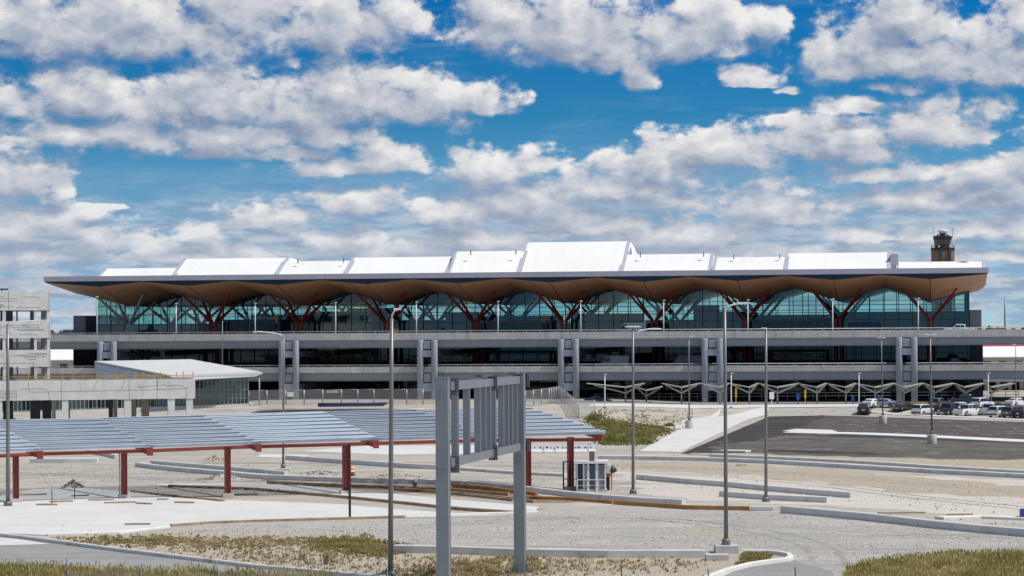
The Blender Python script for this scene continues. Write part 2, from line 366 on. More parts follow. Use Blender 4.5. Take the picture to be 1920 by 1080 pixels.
M['glass'] = glass('teal_glass', (0.60, 0.93, 0.86), 0.07, body=(0.012, 0.10, 0.14), bodyf=0.18)
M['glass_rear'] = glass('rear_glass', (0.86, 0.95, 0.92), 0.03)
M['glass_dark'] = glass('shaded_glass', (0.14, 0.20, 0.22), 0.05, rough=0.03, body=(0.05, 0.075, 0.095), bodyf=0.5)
M['glass_green'] = glass('pavilion_glass', (0.22, 0.32, 0.33), 0.12, body=(0.03, 0.06, 0.07), bodyf=0.3)

def wire(name, dens, col=(0.45, 0.46, 0.47)):
    """chain link: a fine diamond wire mesh with open holes"""
    m, k, b, out = _base(name)
    p = k.new('ShaderNodeTexCoord').outputs['Object']; s = k.sep(p)
    a = k.m('ADD', k.m('ADD', s[0], s[1]), s[2]); c = k.m('SUBTRACT', k.m('ADD', s[0], s[1]), s[2])
    def line(x):
        fr = k.m('FRACT', k.m('MULTIPLY', x, 5.0)); return k.m('LESS_THAN', fr, dens)
    f = k.m('MAXIMUM', line(a), line(c))
    b.inputs['Base Color'].default_value = (*col, 1); b.inputs['Metallic'].default_value = 0.4; b.inputs['Roughness'].default_value = 0.5
    tr = k.new('ShaderNodeBsdfTransparent'); mx = k.new('ShaderNodeMixShader'); k.put(mx.inputs[0], f)
    k.l.new(tr.outputs[0], mx.inputs[1]); k.l.new(b.outputs[0], mx.inputs[2]); k.l.new(mx.outputs[0], out.inputs[0])
    return m
M['mesh'] = wire('chain_link', 0.20)

def purlin_metal():
    m, k, b, out = _base('galvanised_purlin')
    p = k.new('ShaderNodeTexCoord').outputs['Object']
    n = k.noise(k.v('MULTIPLY', p, (0.25, 1.0, 1.0)), 1.2, 5, 0.6)[0]
    c = k.mix(k.ss(n, 0.3, 0.7), (0.50, 0.57, 0.65), (0.63, 0.70, 0.78))
    k.put(b.inputs['Base Color'], c); b.inputs['Metallic'].default_value = 0.25; b.inputs['Roughness'].default_value = 0.4
    return m
M['purlin'] = purlin_metal()

# ground surfaces, all in world coordinates
def ground_mat(name, c0, c1, c2, big=0.05, mid=0.5, fine=6.0, speck=0.35, dark=None, pale=None, bump=0.5, track=0.0, rough=0.95):
    m, k, b, out = _base(name)
    p = k.new('ShaderNodeNewGeometry').outputs['Position']
    nb = k.noise(p, big, 5, 0.6, 0.4)[0]; nm = k.noise(p, mid, 6, 0.65)[0]; nf = k.noise(p, fine, 3, 0.7)[0]
    c = k.mix(k.ss(nb, 0.36, 0.64), c0, c1)
    c = k.mix(k.ss(nm, 0.40, 0.70, 0.0, 0.7), c, c2)
    if dark: c = k.mix(k.ss(k.noise(p, big*4.2, 7, 0.68, 0.8)[0], dark[1], dark[1]+0.12, 0.0, dark[2]), c, dark[0])
    if pale: c = k.mix(k.ss(k.noise(k.v('ADD', p, (31, 17, 5)), big*3.1, 6, 0.62, 0.5)[0], pale[1], pale[1]+0.12, 0.0, pale[2]), c, pale[0])
    if track:
        q = k.v('MULTIPLY', p, (0.05, 1.1, 1.0))
        c = k.mix(k.ss(k.noise(q, 0.7, 5, 0.62)[0], 0.50, 0.68, 0.0, track*0.7), c, tuple(0.62*x for x in c0))
        q = k.v('ADD', k.v('MULTIPLY', p, (0.022, 0.26, 1.0)), (5, 3, 0))
        c = k.mix(k.ss(k.noise(q, 0.9, 6, 0.66, 0.6)[0], 0.50, 0.66, 0.0, track), c, tuple(0.60*x for x in c0))
        q = k.v('ADD', k.v('MULTIPLY', p, (0.03, 0.30, 1.0)), (15, 9, 0))
        c = k.mix(k.ss(k.noise(q, 0.8, 6, 0.62, 0.4)[0], 0.52, 0.68, 0.0, track), c, tuple(min(0.7, 1.22*x) for x in c0))
    sp = k.lin(nf, 0.25, 0.75, 1-speck, 1+speck)
    nd = k.new('ShaderNodeVectorMath', operation='SCALE'); k.put(nd.inputs[0], c); k.put(nd.inputs['Scale'], sp)
    k.put(b.inputs['Base Color'], nd.outputs[0]); b.inputs['Roughness'].default_value = rough; b.inputs['Specular IOR Level'].default_value = 0.2
    if bump:
        bp = k.new('ShaderNodeBump'); bp.inputs['Strength'].default_value = bump; bp.inputs['Distance'].default_value = 0.12
        k.put(bp.inputs['Height'], k.m('ADD', nf, k.m('MULTIPLY', nm, 1.5))); k.l.new(bp.outputs[0], b.inputs['Normal'])
    return m
M['dirt'] = ground_mat('site_dirt', (0.46, 0.415, 0.355), (0.37, 0.345, 0.315), (0.50, 0.45, 0.385), speck=0.42, dark=((0.24, 0.205, 0.165), 0.57, 0.6), pale=((0.57, 0.52, 0.455), 0.54, 0.7), track=0.6)
M['gravel'] = ground_mat('grey_gravel', (0.405, 0.38, 0.35), (0.46, 0.425, 0.385), (0.335, 0.318, 0.295), big=0.07, mid=0.8, fine=4.0, speck=0.55, dark=((0.19, 0.185, 0.18), 0.58, 0.6), pale=((0.53, 0.49, 0.445), 0.53, 0.6), bump=0.8, track=0.5)
M['tan_gravel'] = ground_mat('tan_gravel', (0.44, 0.37, 0.28), (0.40, 0.35, 0.28), (0.49, 0.42, 0.32), big=0.12, mid=0.9, fine=5.0, speck=0.5, dark=((0.23, 0.19, 0.12), 0.60, 0.6), bump=0.8)
M['rut'] = ground_mat('compacted_gravel', (0.30, 0.28, 0.255), (0.35, 0.325, 0.295), (0.26, 0.245, 0.225), big=0.1, mid=0.5, fine=3.0, speck=0.3, pale=((0.42, 0.39, 0.35), 0.5, 0.8), bump=0.5)
M['pale_dirt'] = ground_mat('pale_dirt', (0.58, 0.525, 0.46), (0.54, 0.49, 0.43), (0.61, 0.555, 0.49), big=0.05, mid=0.4, fine=4.0, speck=0.2, dark=((0.40, 0.35, 0.29), 0.58, 0.5), bump=0.3, track=0.35)
M['rust_soil'] = ground_mat('rust_soil', (0.27, 0.18, 0.10), (0.36, 0.26, 0.16), (0.20, 0.13, 0.075), big=0.3, mid=1.0, fine=5.0, speck=0.5, dark=((0.10, 0.07, 0.05), 0.56, 0.7), bump=0.8)
M['slab'] = ground_mat('new_slab', (0.62, 0.605, 0.575), (0.67, 0.655, 0.62), (0.58, 0.565, 0.54), big=0.09, mid=0.3, fine=2.0, speck=0.06, dark=((0.50, 0.48, 0.45), 0.62, 0.5), bump=0.05, track=0.08, rough=0.8)
M['asphalt'] = ground_mat('asphalt', (0.052, 0.049, 0.046), (0.075, 0.070, 0.066), (0.042, 0.040, 0.038), big=0.05, mid=0.3, fine=3.0, speck=0.25, pale=((0.24, 0.225, 0.20), 0.56, 0.6), bump=0.3, track=0.35)
M['asphalt_old'] = ground_mat('old_asphalt', (0.095, 0.076, 0.074), (0.118, 0.094, 0.09), (0.08, 0.066, 0.064), big=0.05, mid=0.3, fine=3.0, speck=0.2, pale=((0.20, 0.17, 0.16), 0.58, 0.5), bump=0.3, track=0.25)
M['asphalt_dusty'] = ground_mat('dusty_asphalt', (0.135, 0.117, 0.100), (0.085, 0.077, 0.070), (0.18, 0.158, 0.132), big=0.06, mid=0.35, fine=3.0, speck=0.25, dark=((0.045, 0.042, 0.04), 0.56, 0.7), pale=((0.33, 0.30, 0.255), 0.57, 0.7), bump=0.3, track=0.7)
M['road'] = ground_mat('worn_road', (0.29, 0.285, 0.275), (0.34, 0.33, 0.32), (0.26, 0.255, 0.25), big=0.1, mid=0.4, fine=4.0, speck=0.18, dark=((0.2, 0.195, 0.19), 0.6, 0.4), bump=0.25, track=0.3)
M['marking'] = mat('faded_marking', (0.42, 0.39, 0.38), 0.85, var=0.35, scale=0.6, world=True)

def blade_mat(name, a, b_, c_):
    m, k, b, out = _base(name)
    p = k.new('ShaderNodeNewGeometry').outputs['Position']
    oi = k.new('ShaderNodeNewGeometry').outputs['Random Per Island']
    r = k.new('ShaderNodeValToRGB'); k.put(r.inputs[0], k.m('ADD', k.m('MULTIPLY', oi, 0.55), k.m('MULTIPLY', k.ss(k.noise(p, 0.45, 4, 0.6)[0], 0.3, 0.7), 0.5)))
    cr = r.color_ramp; cr.elements[0].color = (*a, 1); cr.elements[0].position = 0.15; cr.elements[1].color = (*c_, 1); cr.elements[1].position = 0.9
    e = cr.elements.new(0.5); e.color = (*b_, 1)
    k.put(b.inputs['Base Color'], r.outputs[0]); b.inputs['Roughness'].default_value = 0.7; b.inputs['Specular IOR Level'].default_value = 0.25
    tl = k.new('ShaderNodeBsdfTranslucent'); k.put(tl.inputs[0], r.outputs[0])
    mx = k.new('ShaderNodeMixShader'); mx.inputs[0].default_value = 0.35
    k.l.new(b.outputs[0], mx.inputs[1]); k.l.new(tl.outputs[0], mx.inputs[2]); k.l.new(mx.outputs[0], out.inputs[0])
    return m
M['grass_gold'] = blade_mat('golden_grass', (0.16, 0.18, 0.04), (0.40, 0.33, 0.10), (0.66, 0.53, 0.27))
M['grass_olive'] = blade_mat('olive_grass', (0.13, 0.13, 0.035), (0.25, 0.215, 0.07), (0.42, 0.33, 0.16))
M['grass_dry'] = blade_mat('dry_grass', (0.16, 0.14, 0.05), (0.34, 0.26, 0.125), (0.52, 0.42, 0.25))
M['weed'] = blade_mat('green_weed', (0.095, 0.115, 0.028), (0.19, 0.195, 0.05), (0.36, 0.30, 0.13))
M['treeline'] = mat('far_foliage', (0.05, 0.065, 0.045), 0.9, var=0.4, scale=0.02, world=True)
# ------------------------------------------------------------------ mesh helpers
class MB:
    def __init__(s): s.v = []; s.f = []; s.sm = []
    def add(s, vs, fs, smooth=False):
        o = len(s.v); s.v += [tuple(p) for p in vs]
        s.f += [tuple(o+i for i in f) for f in fs]; s.sm += [smooth]*len(fs); return s
    def box(s, c, d, rz=0.0, rm=None):
        hx, hy, hz = d[0]/2, d[1]/2, d[2]/2
        r = rm if rm is not None else Matrix.Rotation(rz, 3, 'Z'); c = Vector(c)
        vs = [c + r @ Vector((x, y, z)) for x, y, z in ((-hx,-hy,-hz),(hx,-hy,-hz),(hx,hy,-hz),(-hx,hy,-hz),(-hx,-hy,hz),(hx,-hy,hz),(hx,hy,hz),(-hx,hy,hz))]
        return s.add(vs, [(0,3,2,1),(4,5,6,7),(0,1,5,4),(1,2,6,5),(2,3,7,6),(3,0,4,7)])
    def bb(s, a, b):
        return s.box([(a[i]+b[i])/2 for i in range(3)], [abs(b[i]-a[i]) for i in range(3)])
    def beam(s, a, b, w, h, up=(0, 0, 1), w2=None, h2=None):
        """rectangular bar from a to b, w across and h along 'up'"""
        a, b = Vector(a), Vector(b); d = (b-a).normalized(); u = Vector(up)
        x = d.cross(u)
        if x.length < 1e-4: x = d.cross(Vector((0, 1, 0)))
        x.normalize(); y = x.cross(d)
        w2 = w if w2 is None else w2; h2 = h if h2 is None else h2
        vs = [a-x*w/2-y*h/2, a+x*w/2-y*h/2, a+x*w/2+y*h/2, a-x*w/2+y*h/2, b-x*w2/2-y*h2/2, b+x*w2/2-y*h2/2, b+x*w2/2+y*h2/2, b-x*w2/2+y*h2/2]
        return s.add(vs, [(0,3,2,1),(4,5,6,7),(0,1,5,4),(1,2,6,5),(2,3,7,6),(3,0,4,7)])
    def tube(s, pts, rad, n=10, caps=True):
        pts = [Vector(p) for p in pts]; rad = rad if isinstance(rad, (list, tuple)) else [rad]*len(pts)
        vs, fs = [], []; px = None
        for i, p in enumerate(pts):
            d = (pts[min(i+1, len(pts)-1)]-pts[max(i-1, 0)]).normalized()
            if px is None: px = d.cross(Vector((0, 0, 1)) if abs(d.z) < 0.9 else Vector((1, 0, 0))).normalized()
            else: px = (px - d*px.dot(d)).normalized()
            py = d.cross(px)
            for j in range(n):
                t = 2*math.pi*j/n; vs.append(p + (px*math.cos(t)+py*math.sin(t))*rad[i])
        for i in range(len(pts)-1):
            for j in range(n):
                a, b = i*n+j, i*n+(j+1) % n; fs.append((a, b, b+n, a+n))
        s.add(vs, fs, True)
        if caps:
            o = len(s.v)-len(vs)
            s.f += [tuple(o+j for j in reversed(range(n))), tuple(o+(len(pts)-1)*n+j for j in range(n))]; s.sm += [False, False]
        return s
    def lathe(s, prof, c=(0, 0, 0), n=20, smooth=True):
        vs, fs = [], []
        for r, z in prof:
            for j in range(n):
                t = 2*math.pi*j/n; vs.append((c[0]+r*math.cos(t), c[1]+r*math.sin(t), c[2]+z))
        for i in range(len(prof)-1):
            for j in range(n):
                a, b = i*n+j, i*n+(j+1) % n; fs.append((a, b, b+n, a+n))
        s.add(vs, fs, smooth); o = len(s.v)-len(vs)
        s.f += [tuple(o+j for j in reversed(range(n))), tuple(o+(len(prof)-1)*n+j for j in range(n))]; s.sm += [False, False]
        return s
    def prism(s, poly, z0, z1):
        n = len(poly)
        area = sum(poly[i][0]*poly[(i+1) % n][1]-poly[(i+1) % n][0]*poly[i][1] for i in range(n))
        if area < 0: poly = poly[::-1]
        vs = [(p[0], p[1], z0) for p in poly]+[(p[0], p[1], z1) for p in poly]
        fs = [tuple(reversed(range(n))), tuple(range(n, 2*n))]+[(i, (i+1) % n, n+(i+1) % n, n+i) for i in range(n)]
        return s.add(vs, fs)
    def extr(s, poly, axis, a, b):
        """closed section (list of 2-D points) swept along x (section in y,z) or y (section in x,z)"""
        n = len(poly)
        def pt(q, t): return (t, q[0], q[1]) if axis == 'x' else (q[0], t, q[1])
        vs = [pt(q, a) for q in poly]+[pt(q, b) for q in poly]
        fs = [tuple(range(n)), tuple(reversed(range(n, 2*n)))]+[(i, n+i, n+(i+1) % n, (i+1) % n) for i in range(n)]
        return s.add(vs, fs)
    def grid(s, rows, smooth=False):
        nr, nc = len(rows), len(rows[0])
        return s.add([p for r in rows for p in r], [(i*nc+j, i*nc+j+1, (i+1)*nc+j+1, (i+1)*nc+j) for i in range(nr-1) for j in range(nc-1)], smooth)
    def build(s, name, m, parent=None, loc=None, bevel=0.0, fix=True):
        me = bpy.data.meshes.new(name); me.from_pydata(s.v, [], s.f)
        me.polygons.foreach_set('use_smooth', s.sm)
        if fix and len(s.f) < 60000:
            bm = bmesh.new(); bm.from_mesh(me); bmesh.ops.recalc_face_normals(bm, faces=bm.faces); bm.to_mesh(me); bm.free()
        me.materials.append(M[m] if isinstance(m, str) else m); me.update()
        o = bpy.data.objects.new(name, me); COL.objects.link(o)
        if parent is not None: o.parent = parent
        if loc is not None: o.location = loc
        if bevel:
            b = o.modifiers.new('bevel', 'BEVEL'); b.width = bevel; b.segments = 2; b.limit_method = 'ANGLE'; b.angle_limit = R(40)
        return o

def tag(o, label, cat, group=None, kind=None):
    o['label'] = label; o['category'] = cat
    if group: o['group'] = group
    if kind: o['kind'] = kind
    return o
def thing(name, label, cat, loc=(0, 0, 0), rz=0.0, group=None):
    o = bpy.data.objects.new(name, None); COL.objects.link(o); o.location = loc; o.rotation_euler = (0, 0, rz)
    o.empty_display_size = 0.5
    return tag(o, label, cat, group)
def struct(o): o['kind'] = 'structure'; return o
def stuff(o, label=None):
    o['kind'] = 'stuff'
    if label: o['label'] = label
    return o
KIDS = {}
def children(o): return [c for c in COL.objects if c.parent is o]
def copy_thing(o, loc, rz=None, label=None, name=None):
    r = o.copy(); COL.objects.link(r); r.location = loc
    if rz is not None: r.rotation_euler = (0, 0, rz)
    if label: r['label'] = label
    for ch in children(o):
        c = ch.copy(); COL.objects.link(c); c.parent = r
        for g in children(ch):
            d = g.copy(); COL.objects.link(d); d.parent = c
    return r
def smoothstep(x, a, b):
    t = min(1, max(0, (x-a)/(b-a))); return t*t*(3-2*t)
# ------------------------------------------------------------------ building frame: x along the facade, y into the building
TPHI = 0.1635; PHI = math.atan(TPHI)
BA = Vector((math.cos(PHI), -math.sin(PHI), 0)); BB_ = Vector((math.sin(PHI), math.cos(PHI), 0)); BO = Vector((0, 464.0, 0))
def BL(u, v, ly=0.0):
    r = ray(u, v); k = (BO.dot(BB_)+ly)/r.dot(BB_); p = r*k
    return Vector(((p-BO).dot(BA), ly, p.z+ZC))
def BX(u, ly=0.0): return BL(u, 580, ly).x
def BZ(v, u, ly=0.0): return BL(u, v, ly).z
def BW(x, y, z=0.0):
    return BO + BA*x + BB_*y + Vector((0, 0, z))

ZT, ZF = 24.55, 23.60            # fascia top and bottom
LYC, LYG, LYR = 18.0, 25.0, 86.0 # column line, front glass, rear glass
XL, XR = BX(82), BX(1854)
va, vb = BX(185), BX(1745); NV = 10; PV = (vb-va)/(NV-1)
VX = [va+PV*i for i in range(NV)]
ZDECK = 12.55
def zig(x):
    """0 in a valley, 1 on a peak"""
    if x <= VX[0]: return min(1.0, (VX[0]-x)/(VX[0]-XL))
    if x >= VX[-1]: return min(1.0, (x-VX[-1])/(XR-VX[-1]))
    t = ((x-VX[0])/PV) % 1.0
    return 1-abs(2*t-1)
def soff(x, y):
    zf = 22.62 + 0.84*zig(x)
    zb = 19.0 + 2.62*zig(x)**0.92
    if y >= LYC: return zb
    t = y/LYC
    return zf*(1-t)+zb*t
def build_terminal():
    T = thing('terminal_building', 'long airport terminal with wavy timber soffit, red tree columns and white barrel roofs', 'terminal', BO, -PHI)
    # fascia
    m = MB(); n = 74
    for i in range(n):
        a = XL+(XR-XL)*i/n; b = XL+(XR-XL)*(i+1)/n-0.03
        m.bb((a, 0, ZF), (b, 0.25, ZT))
    m.build('fascia', 'fascia', T)
    m = MB()
    for x, s in ((XL, 1), (XR, -1)): m.bb((x, 0.26, ZF), (x+0.25*s, LYR+6, ZT))
    m.bb((XL+0.26, LYR+5.7, ZF), (XR-0.26, LYR+6, ZT))
    m.build('side_fascia', 'fascia', T)
    # dark recessed band between fascia and timber
    xs = sorted(set([XL+0.2]+[VX[0]-(VX[0]-XL)*.5]+[VX[0]+PV*k/2 for k in range(2*NV-1)]+[XR-0.2]))
    m = MB()
    for a, b in zip(xs[:-1], xs[1:]):
        m.add([(a, 0.32, soff(a, 0)-0.02), (b, 0.32, soff(b, 0)-0.02), (b, 0.32, ZF+0.05), (a, 0.32, ZF+0.05)], [(0, 1, 2, 3)])
    for x in (XL+0.3, XR-0.3):
        m.grid([[(x, y, soff(x, y)-0.02) for y in (0.32, 6, 12, 18, 40, 92)], [(x, y, ZF+0.05) for y in (0.32, 6, 12, 18, 40, 92)]])
    m.build('dark_band', 'navy', T)
    # timber soffit: ruled folds
    m = MB()
    px = []
    for a, b in zip(xs[:-1], xs[1:]): px += [a+(b-a)*k/6 for k in range(6)]
    px.append(xs[-1])
    ys = [0.32]+[LYC*k/8 for k in range(1, 9)]+[25, 40, 60, 92]
    m.grid([[(x, y, soff(x, y)) for x in px] for y in ys])
    m.build('soffit', 'wood', T, fix=False)
    for x in VX:        # joints along the valley folds
        m = MB(); pts = [(x, y, soff(x, y)-0.02) for y in (0.4, 4, 8, 12, 16, 18)]
        for p, q in zip(pts[:-1], pts[1:]): m.beam(p, q, 0.10, 0.05)
        m.build('soffit_joint', 'dark', T)
    # roof sheet and barrel vaults
    m = MB(); m.bb((XL+0.3, 0.3, ZF+0.4), (XR-0.3, LYR+5.6, ZT-0.12)); m.build('roof', 'roof_white', T)
    vaults = [ # u left, u right, v of the crest at its right, depth of the crest
      (188, 326, 503, 7), (327, 517, 484.5, 11), (519, 647, 489.5, 9), (648, 833, 482, 11), (845, 973, 471, 10),
      (974, 1164, 453.5, 14), (1165, 1328, 476.5, 9), (1341, 1472, 482, 8), (1475, 1664, 474, 10), (1686, 1843, 490.5, 8)]
    for (ua, ub, vc, dc) in vaults:
        y0 = 1.2
        xa, xb = BX(ua, y0), BX(ub, y0); zc = BZ(vc, (ua+ub)/2, dc); h = zc-ZT
        prof = []
        for i in range(13):
            t = i/12; prof.append((y0+(dc-y0)*t, ZT-0.1+(h+0.1)*((1.16*t if t < 0.62 else 0.7192+0.2808*(1-(1-(t-0.62)/0.38)**2.2)))))
        yb = dc+22
        for i in range(1, 9):
            t = i/8; prof.append((dc+(yb-dc)*t, zc-(h*0.9)*t*t))
        v = MB(); nseg = max(4, int((xb-xa)/2.2))
        rows = [[(xa+(xb-xa)*j/nseg, p[0], p[1]) for j in range(nseg+1)] for p in prof]
        v.grid(rows, True)
        v.add([(xb, p[0], p[1]) for p in prof]+[(xb, yb, ZT-0.15), (xb, y0, ZT-0.15)], [tuple(range(len(prof)+2))])
        v.add([(xa, p[0], p[1]) for p in prof]+[(xa, yb, ZT-0.15), (xa, y0, ZT-0.15)], [tuple(reversed(range(len(prof)+2)))])
        o = v.build('roof_vault', 'roof_white', T)
        # standing edge trim on each end, and the standing seams
        for x, s in ((xa, -1), (xb, 1)):
            e = MB()
            for p, q in zip(prof[:13], prof[1:13]):
                e.beam((x+0.28*s, p[0], p[1]+0.02), (x+0.28*s, q[0], q[1]+0.02), 0.55, 0.16, up=(0, 1, 0) if abs(q[1]-p[1]) > abs(q[0]-p[0]) else (0, 0, 1))
            e.build('edge_trim', 'fascia', o)
        if ub in (517, 833, 1164, 1328):      # open louvred end with a slanted vent beside it
            g = MB(); x = xb+0.55
            k0 = 5
            g.add([(x, prof[k0][0]+0.6, prof[k0][1]-0.7), (x, prof[11][0], prof[11][1]-0.7), (x, prof[11][0]+2.5, ZT+h*.45), (x, prof[k0][0]+1.6, ZT+0.3)], [(0, 1, 2, 3)])
            g.build('end_glazing', 'glass_green', o)
            if ub == 1164: continue
            l = MB(); l.beam((xb+2.6, 3.2, ZT+0.35), (xb+3.6, 6.8, ZT+h*0.62), 0.9, 0.2); l.build('roof_vent', 'core', o)
        if ub == 1664:
            l = MB(); l.bb((xb+0.6, 4, ZT-0.1), (xb+1.9, 12, ZT+h*0.85)); l.build('end_box', 'fascia', o)
        if ua in (845, 1165, 1341, 519):
            l = MB()
            for dx in (3.0, (xb-xa)-1.2): l.bb((xa+dx, 5, ZT+h*.8), (xa+dx+0.16, 5.3, ZT+h*.8+0.9))
            l.build('vent_pipe', 'core', o)
    # construction lift frame standing on the right vault
    # glazing: one pane set per bay with its own framing
    XGL, XGR = BX(181, LYG), BX(1817, LYG)
    cuts = [XGL]+[x+PV/2 for x in VX if XGL < x+PV/2 < XGR]+[XGR]
    hz = [BZ(564, 1560, LYG), BZ(581, 1560, LYG), BZ(600, 1560, LYG)]
    for a, b in zip(cuts[:-1], cuts[1:]):
        n = max(2, int(round((b-a)/2.75))*2)
        xs2 = [a+(b-a)*i/n for i in range(n+1)] + [x for x in VX if a < x < b]
        xs2 = sorted(set(xs2))
        g = MB(); g.grid([[(x, LYG, ZDECK) for x in xs2], [(x, LYG, soff(x, LYG)-0.02) for x in xs2]])
        go = g.build('glass_bay', 'glass', T, fix=False)
        f = MB(); k = max(2, int(round((b-a)/2.75)))
        for i in range(k+1):
            x = a+(b-a)*i/k
            if i == k and b != cuts[-1]: continue
            f.bb((x-0.06, LYG-0.16, ZDECK), (x+0.06, LYG+0.16, soff(x, LYG)-0.05))
        for z in hz:
            run = [x for x in xs2 if soff(x, LYG)-0.1 > z]
            # split the rail where the folds dip below it
            segs, cur = [], []
            for x in xs2:
                if soff(x, LYG)-0.1 > z: cur.append(x)
                elif cur: segs.append(cur); cur = []
            if cur: segs.append(cur)
            for sgm in segs:
                if len(sgm) > 1: f.bb((sgm[0], LYG-0.09, z-0.05), (sgm[-1], LYG-0.03, z+0.05))
        f.build('mullions', 'mullion', go)
    for x, nm in ((XGL, 0), (XGR, 1)):
        g = MB(); yy = [LYG+0.2+(LYR-LYG-0.4)*i/10 for i in range(11)]
        g.grid([[(x, y, ZDECK) for y in yy], [(x, y, soff(x, y)-0.02) for y in yy]]); go = g.build('end_glass', 'glass', T, fix=False)
        f = MB()
        for y in yy: f.bb((x-0.08, y-0.06, ZDECK), (x+0.08, y+0.06, soff(x, y)-0.05))
        for z in hz[1:]: f.bb((x-0.05, yy[0], z-0.05), (x+0.05, yy[-1], z+0.05))
        f.build('mullions', 'mullion', go)
    g = MB(); xs3 = [XGL+(XGR-XGL)*i/120 for i in range(121)]
    g.grid([[(x, LYR, ZDECK) for x in xs3], [(x, LYR, soff(x, LYR)-0.02) for x in xs3]]); go = g.build('rear_glass', 'glass_rear', T, fix=False)
    f = MB()
    for i in range(0, 121, 2):
        x = xs3[i]; f.bb((x-0.09, LYR-0.2, ZDECK), (x+0.09, LYR-0.02, soff(x, LYR)-0.05))
    for z in (15.6, 17.2, 18.8): f.bb((XGL, LYR-0.15, z-0.07), (XGR, LYR-0.03, z+0.07))
    f.build('mullions', 'mullion', go)
    # floor plate and what stands in the hall
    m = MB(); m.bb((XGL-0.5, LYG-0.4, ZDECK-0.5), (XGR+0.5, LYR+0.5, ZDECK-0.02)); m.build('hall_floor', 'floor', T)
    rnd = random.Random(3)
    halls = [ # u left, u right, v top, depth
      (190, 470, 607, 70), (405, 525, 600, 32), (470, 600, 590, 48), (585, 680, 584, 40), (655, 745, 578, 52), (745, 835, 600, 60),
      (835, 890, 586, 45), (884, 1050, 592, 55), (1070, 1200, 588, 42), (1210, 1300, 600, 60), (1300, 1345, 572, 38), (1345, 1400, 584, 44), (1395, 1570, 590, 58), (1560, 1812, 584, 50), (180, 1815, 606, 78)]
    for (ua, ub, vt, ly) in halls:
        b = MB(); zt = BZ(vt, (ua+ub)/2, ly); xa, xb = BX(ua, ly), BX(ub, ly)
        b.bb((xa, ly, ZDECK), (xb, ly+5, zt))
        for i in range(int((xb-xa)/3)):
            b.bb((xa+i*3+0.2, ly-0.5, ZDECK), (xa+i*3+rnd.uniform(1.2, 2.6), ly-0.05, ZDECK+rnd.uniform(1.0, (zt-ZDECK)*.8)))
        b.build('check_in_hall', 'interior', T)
    # entrance vestibules on the departures kerb
    for (ua, ub, vt, dark) in ((410, 525, 599, 1), (885, 1034, 601, 0), (1395, 1560, 597.5, 0), (1590, 1650, 604, 1)):
        ly = LYG-3.2; xa, xb = BX(ua, ly), BX(ub, ly); zt = BZ(vt, (ua+ub)/2, ly)
        v = MB(); v.bb((xa, ly, zt-0.5), (xb, LYG-0.2, zt)); v.bb((xa, ly, ZDECK), (xa+0.4, ly+0.4, zt-0.5)); v.bb((xb-0.4, ly, ZDECK), (xb, ly+0.4, zt-0.5))
        o = v.build('entrance_vestibule', 'blue_board' if dark else 'core', T)
        d = MB(); d.bb((xa+0.4, ly+0.5, ZDECK), (xb-0.4, ly+0.6, zt-0.5)); d.build('glazing', 'glass_dark', o)
        nn = int((xb-xa)/1.5)
        for i in range(1, nn): d = MB(); d.bb((xa+(xb-xa)*i/nn-0.05, ly+0.3, ZDECK), (xa+(xb-xa)*i/nn+0.05, ly+0.45, zt-0.5)); d.build('door_frame', 'interior_pale', o)
    for uu in (518, 1020):
        ly = LYG-5; x = BX(uu, ly); s = MB(); s.bb((x-0.25, ly-0.1, BZ(606, uu, ly)), (x+0.25, ly+0.1, BZ(591, uu, ly))); o = s.build('wayfinding_blade', 'yellow', T)
        s = MB(); s.bb((x-0.2, ly-0.08, ZDECK), (x+0.2, ly+0.08, BZ(606, uu, ly)-0.01)); s.build('post', 'dark', o)
    # tree columns
    def tree_column(x, y, mname, sc=1.0, xlegs=False, zb=ZDECK, soft=1.0):
        t = MB(); zs = 15.9
        for sx in (-1, 1):
            if xlegs: t.beam((x-1.1*sx, y-0.3*sx, zb), (x+0.15*sx, y, zs), 0.42, 0.5)
            else: t.beam((x+0.42*sx, y, zb), (x+0.42*sx, y, zs), 0.42, 0.62, up=(0, 1, 0))
        for sx in (-1, 1):
            for (dx, dy) in ((4.7, -5.5), (4.1, 6.0)):
                tip = Vector((x+dx*sx, y+dy, soff(x+dx*sx, y+dy)-0.02)); st = Vector((x+0.42*sx, y+0.2*(1 if dy > 0 else -1), zs-0.1))
                t.beam(st, tip, 0.52, 0.60, up=(0, 1, 0), w2=0.30, h2=0.34)
        if not xlegs: t.bb((x-0.7, y-0.32, zs-0.5), (x+0.7, y+0.32, zs-0.2))
        return t.build('tree_column', mname, T)
    for i, x in enumerate(VX):
        tree_column(x, LYC, 'silver_steel' if i == 0 else 'red_steel', xlegs=(i == 0))
        tree_column(x, 46, 'silhouette_steel', xlegs=(i == 0)); tree_column(x, 68, 'silhouette_steel')
    # end cores beside the glass
    m = MB(); a = BL(156, 592, LYG+8); b = BL(179, 620, LYG+8); m.bb((a.x, LYG+2, ZDECK-0.5), (b.x, LYG+30, a.z)); m.build('stair_core', 'core', T)
    m = MB(); a = BL(1818.5, 581, LYG+4); b = BL(1840, 620, LYG+4); m.bb((a.x, LYG+2, ZDECK-0.5), (b.x, LYG+30, a.z)); m.build('stair_core', 'core', T)
    # the two shaded floors under the departures deck
    XA, XB = BX(140, LYG), BX(1842, LYG)
